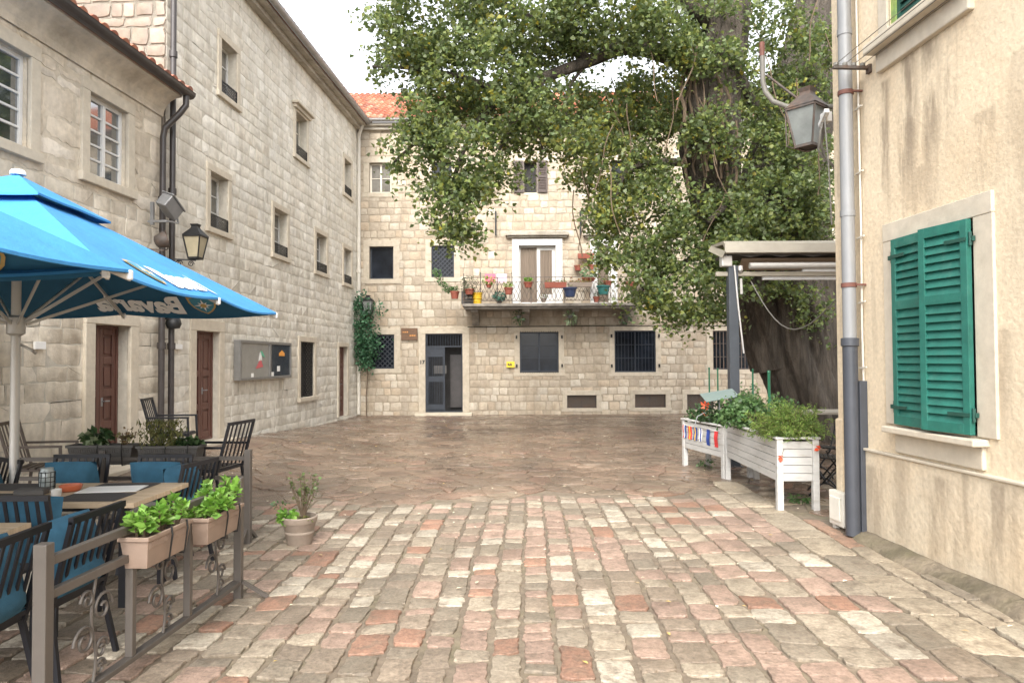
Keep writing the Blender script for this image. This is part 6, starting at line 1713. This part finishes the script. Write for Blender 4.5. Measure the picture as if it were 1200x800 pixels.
pot('terracotta pot with a flat grassy tuft on the rail before the balcony door', 619, 337, 1.12, .13, .16, 'terracotta', G_BRIGHT, 105, prad=.15, pz=.45)
pot('small dark pot with a grey-green plant on the floor before the balcony door', 637, zf - 1, .9, .08, .12, 'pot_taupe', [(.2, .22, .12), (.28, .25, .12)], 106, prad=.12, n=60)
pot('blue-green rosette plant on the balcony floor near the yellow bucket', 585, zf, .92, .10, .08, 'planter_dark', [(.08, .20, .15), (.10, .25, .19)], 107, prad=.22, n=150, size=.09)
pot('terracotta pot near the rail left of the green tub', 699, zf - 1, .95, .10, .16, 'terracotta', G_BUSH, 108, prad=.12, n=60)
pot('terracotta pot with red-tinged plant on the right rail', 712, 336, 1.12, .12, .17, 'terracotta', G_OLIVE, 109, prad=.14, n=70)
pot('teal tub with a shrub at the right of the balcony', 707, 345, 1.10, .19, .26, 'teal_plastic', G_BUSH, 110, prad=.18, n=80)
pot('terracotta pot far right on the balcony rail by the tree leaves', 738, 340, 1.10, .14, .24, 'terracotta', G_OLIVE, 111, prad=.14, n=80)
pot('dark blue tub hung on the middle of the rail', 668, 348, 1.14, .19, .28, 'blue_plastic', G_OLIVE, 112, prad=.13, n=30, pz=.3)
pot('small red pot on the wall above the long boxes, left one', 677, 317, .16, .11, .16, 'terracotta', G_OLIVE, 113, prad=.05, n=10)
pot('small red pot on the wall above the long boxes, right one', 693, 316, .16, .10, .15, 'terracotta', G_OLIVE, 114, prad=.05, n=10)
pot('terracotta bowl with round-leaved plant below the two small wall pots', 690, 330, .5, .20, .10, 'terracotta', [(.12, .22, .10), (.18, .28, .14)], 115, prad=.26, n=170, size=.075, pz=.9)
def long_box(label, x0, x1, py, off, h, m_, cols, seed, n=60):
    a, b = at(x0, py, YF - off), at(x1, py, YF - off); L = b.x - a.x
    t = thing('flower_trough', label, 'planter', (a + b)/2, 0, 'long flower troughs on the balcony'); mb = MB()
    V = []
    for (l, w, z) in ((L*.94, .13, 0), (L, .18, h), (L*.96, .14, h), (L*.96, .14, h*.8)): V += [(-l/2, -w/2, z), (l/2, -w/2, z), (l/2, w/2, z), (-l/2, w/2, z)]
    mb.add(V, [(k*4+i, k*4+(i+1) % 4, (k+1)*4+(i+1) % 4, (k+1)*4+i) for k in range(3) for i in range(4)] + [(3, 2, 1, 0), (12, 13, 14, 15)]); mb.build('box', MT[m_], t, bev=.006)
    g = np.random.default_rng(seed); P = np.stack([g.uniform(-L*.45, L*.45, n), g.normal(size=n)*.04, h + np.abs(g.normal(size=n))*.06], 1)
    leaf_mesh('foliage', MT['leaf_bright'], P, .06, t, cols, seed=seed)
    return t
long_box('long terracotta trough on the rail before the balcony door', 638, 664, 337.5, 1.14, .17, 'terracotta', G_OLIVE, 121, 50)
long_box('long brown trough on the rail, to the right of the terracotta one', 666, 694, 336.5, 1.14, .14, 'pot_taupe', [(.25, .19, .06), (.2, .2, .06), (.3, .12, .05)], 122, 110)
long_box('red trough on a wall shelf above the small red pots', 677, 696, 303, .2, .15, 'terracotta', [(.4, .12, .07), (.2, .2, .08)], 123, 40)
# yellow bucket, crate, linen, hanging plants
a = at(559.5, zf + 3, YF - .92)
t = thing('bucket', 'yellow plastic bucket on the balcony floor beside the dark crate', 'bucket', (a.x, a.y, zS))
mb = MB(); mb.lathe([(.12, 0), (.15, .30), (.165, .30), (.165, .33), (.14, .33), (.13, .05), (0, .03)], n=20); mb.lathe([(.138, .14), (.155, .15), (.155, .17), (.142, .18)], n=20); mb.build('body', MT['yellow'], t, smooth=40)
mb = MB(); mb.tube([(.16*math.cos(k*PI/8), .01, .31 + .05*math.sin(k*PI/8)) for k in range(9)], .006, 5); mb.build('handle', MT['iron'], t)
a = at(548, zf + 3, YF - .8)
t = thing('crate', 'dark open crate standing in the left balcony corner', 'crate', (a.x, a.y, zS)); mb = MB()
for z_ in (.02, .12, .22, .32):
    for s_ in (-1, 1): mb.box((-.17, s_*.15 - .008, z_), (.17, s_*.15 + .008, z_ + .06)); mb.box((s_*.17 - .008, -.142, z_), (s_*.17 + .008, .142, z_ + .06))
mb.build('slats', MT['planter_dark'], t)
mb = MB()
for x in (-.16, .16):
    for y in (-.135, .135): mb.box((x - .014, y - .014, 0), (x + .014, y + .014, .40))
mb.build('posts', MT['planter_dark'], t)
for (x0, x1, m_, lb) in ((568.5, 580.5, 'pink', 'bright pink towel hanging over the balcony line'), (582, 594, 'pale_pink', 'pale pink towel hanging beside the bright pink one')):
    a, b, c = at(x0, 321, YF - .75), at(x1, 321, YF - .75), at(x0, 331.5, YF - .75); w, h = b.x - a.x, a.z - c.z
    mb = MB(); n = 12; k2 = 5
    for s_ in (1, -1):
        V = [(w*i/n, s_*(.012 + .012*j/k2) + .012*math.sin(i*1.3)*j/k2, -h*j/k2*(1 if s_ < 0 else .7)) for j in range(k2+1) for i in range(n+1)]
        mb.add(V, [(j*(n+1)+i, j*(n+1)+i+1, (j+1)*(n+1)+i+1, (j+1)*(n+1)+i) for j in range(k2) for i in range(n)])
    mb.add([(0, .012, 0), (w, .012, 0), (w, -.012, .0), (0, -.012, .0)], [(0, 1, 2, 3)])
    o = mb.build('towel', MT[m_], smooth=60); o.location = a; tag(o, lb, 'towel', 'towels on the balcony line')
a, b = at(563, 321, YF - .75), at(600, 321, YF - .75)
t = thing('clothes_line', 'thin clothes line on two posts behind the balcony rail', 'clothes line', (a.x, a.y, zS)); mb = MB(); mb.tube([(0, 0, a.z - zS), (b.x - a.x, 0, a.z - zS)], .006, 5); mb.build('line', MT['cable'], t)
mb = MB(); mb.bar((0, 0, 0), (0, 0, a.z - zS + .05), .02); mb.bar((b.x - a.x, 0, 0), (b.x - a.x, 0, a.z - zS + .05), .02); mb.build('posts', MT['iron'], t)
for (px_, py_, cols, lb, sd, sz, nn) in ((668, 372, [(.2, .26, .14), (.3, .33, .2), (.14, .2, .1)], 'pale spider plant hanging below the balcony slab', 131, .16, 60), (608, 372, G_DARK, 'dark trailing plant hanging by the left balcony bracket', 132, .07, 90), (733, 372, G_DARK, 'dark trailing plant hanging below the right balcony end', 133, .08, 70)):
    a = at(px_, py_, YF - .8); t = thing('hanging_plant', lb, 'hanging plant', a, 0, 'plants hanging under the balcony')
    c, d = cluster(nn, (0, 0, 0), .24, sd, (.9, .6, 1.0)); d[:, 2] -= .5; leaf_mesh('foliage', MT['leaf_bright'], c, sz, t, cols, width=.16 if sd == 131 else .4, seed=sd, dirs=d)
    mb = MB(); mb.tube([(0, 0, 0), (0, 0, zS - .16 - a.z)], .008, 5); mb.lathe([(.05, -.02), (.09, .06), (.08, .065), (0, .05)], n=12); mb.build('hanger', MT['planter_dark'], t)

# ------------------------------------------------------------------ right house: lantern, bracket, wires
q = at(947, 172, 7.75)
t = thing('street_lantern', 'large weathered glass lantern on a bent pipe bracket at the plastered house corner', 'lantern', (q.x, q.y, q.z))
hh = at(947, 104, 7.75).z - q.z; wt = (at(970, 130, 7.75).x - at(926, 130, 7.75).x)*.78
lantern(t, (0, 0, 0), hh, wt, wt*.58, MT['rust_iron'], MT['lamp_glass'], .36, R(40))
K = lambda px, py, Y=7.75: at(px, py, Y) - q
mb = MB(); mb.tube([K(893, 52, 7.9), K(894, 96, 7.9), K(897, 108, 7.88), K(906, 119, 7.84), K(922, 125, 7.78), K(945, 126, 7.74), K(975, 125, 7.7), K(990, 124, 7.6)], .028, 10); mb.build('pipe_arm', MT['cable'], t, smooth=60)
mb = MB(); mb.tube([K(898, 88, 7.9), K(943, 122, 7.78)], .014, 8); mb.tube([K(920, 124, 7.8), K(922, 172, 7.8), K(946, 178, 7.78), K(968, 170, 7.7)], .008, 6); mb.build('brace', MT['rust_iron'], t)
mb = MB(); mb.tube([K(893, 50, 7.9), K(893, 66, 7.9)], .0295, 10); mb.build('pipe_tip', MT['red_band'], t, smooth=60)
q2 = loc(M_RIGHT, 972, 150)
t = thing('cable_box', 'white cable bracket with loose grey cables at the plastered house corner', 'bracket', mw=M_RIGHT @ Matrix.Translation((cu0 - .01, -.01, at(975, 142, 7.4).z)))
mb = MB(); mb.bar((-.12, -.06, -.03), (.08, -.09, .06), .05, .05); mb.box((-.13, -.06, -.01), (-.03, .02, .09)); mb.build('bracket', MT['white_paint'], t, bev=.004)
mb = MB(); z0_ = 0
mb.tube([(-.06, -.05, .0), (-.10, -.07, -.12), (-.14, -.05, -.22), (-.16, .0, -.35), (-.30, .3, -.55), (-.8, 1.2, -1.0), (-1.6, 3.2, -1.35)], .016, 6)
mb.tube([(-.05, -.06, .02), (-.04, -.10, -.10), (-.12, -.09, -.28), (-.16, -.02, -.36)], .012, 6); mb.tube([(.02, -.08, .05), (.03, -.09, -.05), (.035, -.06, -.5), (.02, -.03, -1.1)], .008, 6)
mb.build('cable', MT['cable'], t, smooth=60)
# clothes-line bar and its wires
b1_ = loc(M_RIGHT, 1020, 80)
t = thing('line_bracket', 'rusty flat bar jutting past the downpipe, holding clothes wires', 'bracket', mw=M_RIGHT @ Matrix.Translation((b1_.x, 0, b1_.z)))
L_ = .36
mb = MB(); mb.box((-.02, -L_, -.014), (.02, 0.0, .014)); mb.box((-.03, -.03, -.05), (.03, .0, .03)); mb.build('bar', MT['rust_iron'], t, bev=.003)
mb = MB()
for k in range(4):
    y0 = -L_ + .03 + k*.085; mb.lathe([(.016, -.0), (.024, .004), (.024, .028), (.012, .034)], (0, y0, .014), 10); mb.tube([(0, y0, .034), (2.6, y0 + .02, .06)], .0035, 5)
mb.build('wires', MT['cable'], t)
# long cables from the far awning to the house corner
t = thing('overhead_cable', 'slack grey cable sagging from the awning to the plastered house', 'cable', (pa.x + .3, AY, h_(330)))
e = at(980, 350, 8.5) - Vector((pa.x + .3, AY, h_(330))); mb = MB(); mb.tube([e*(k/12) + Vector((0, 0, -.55*math.sin(PI*k/12))) for k in range(13)], .009, 6); o = mb.build('cable', MT['cable'], t)
print('done', len(COL.objects))
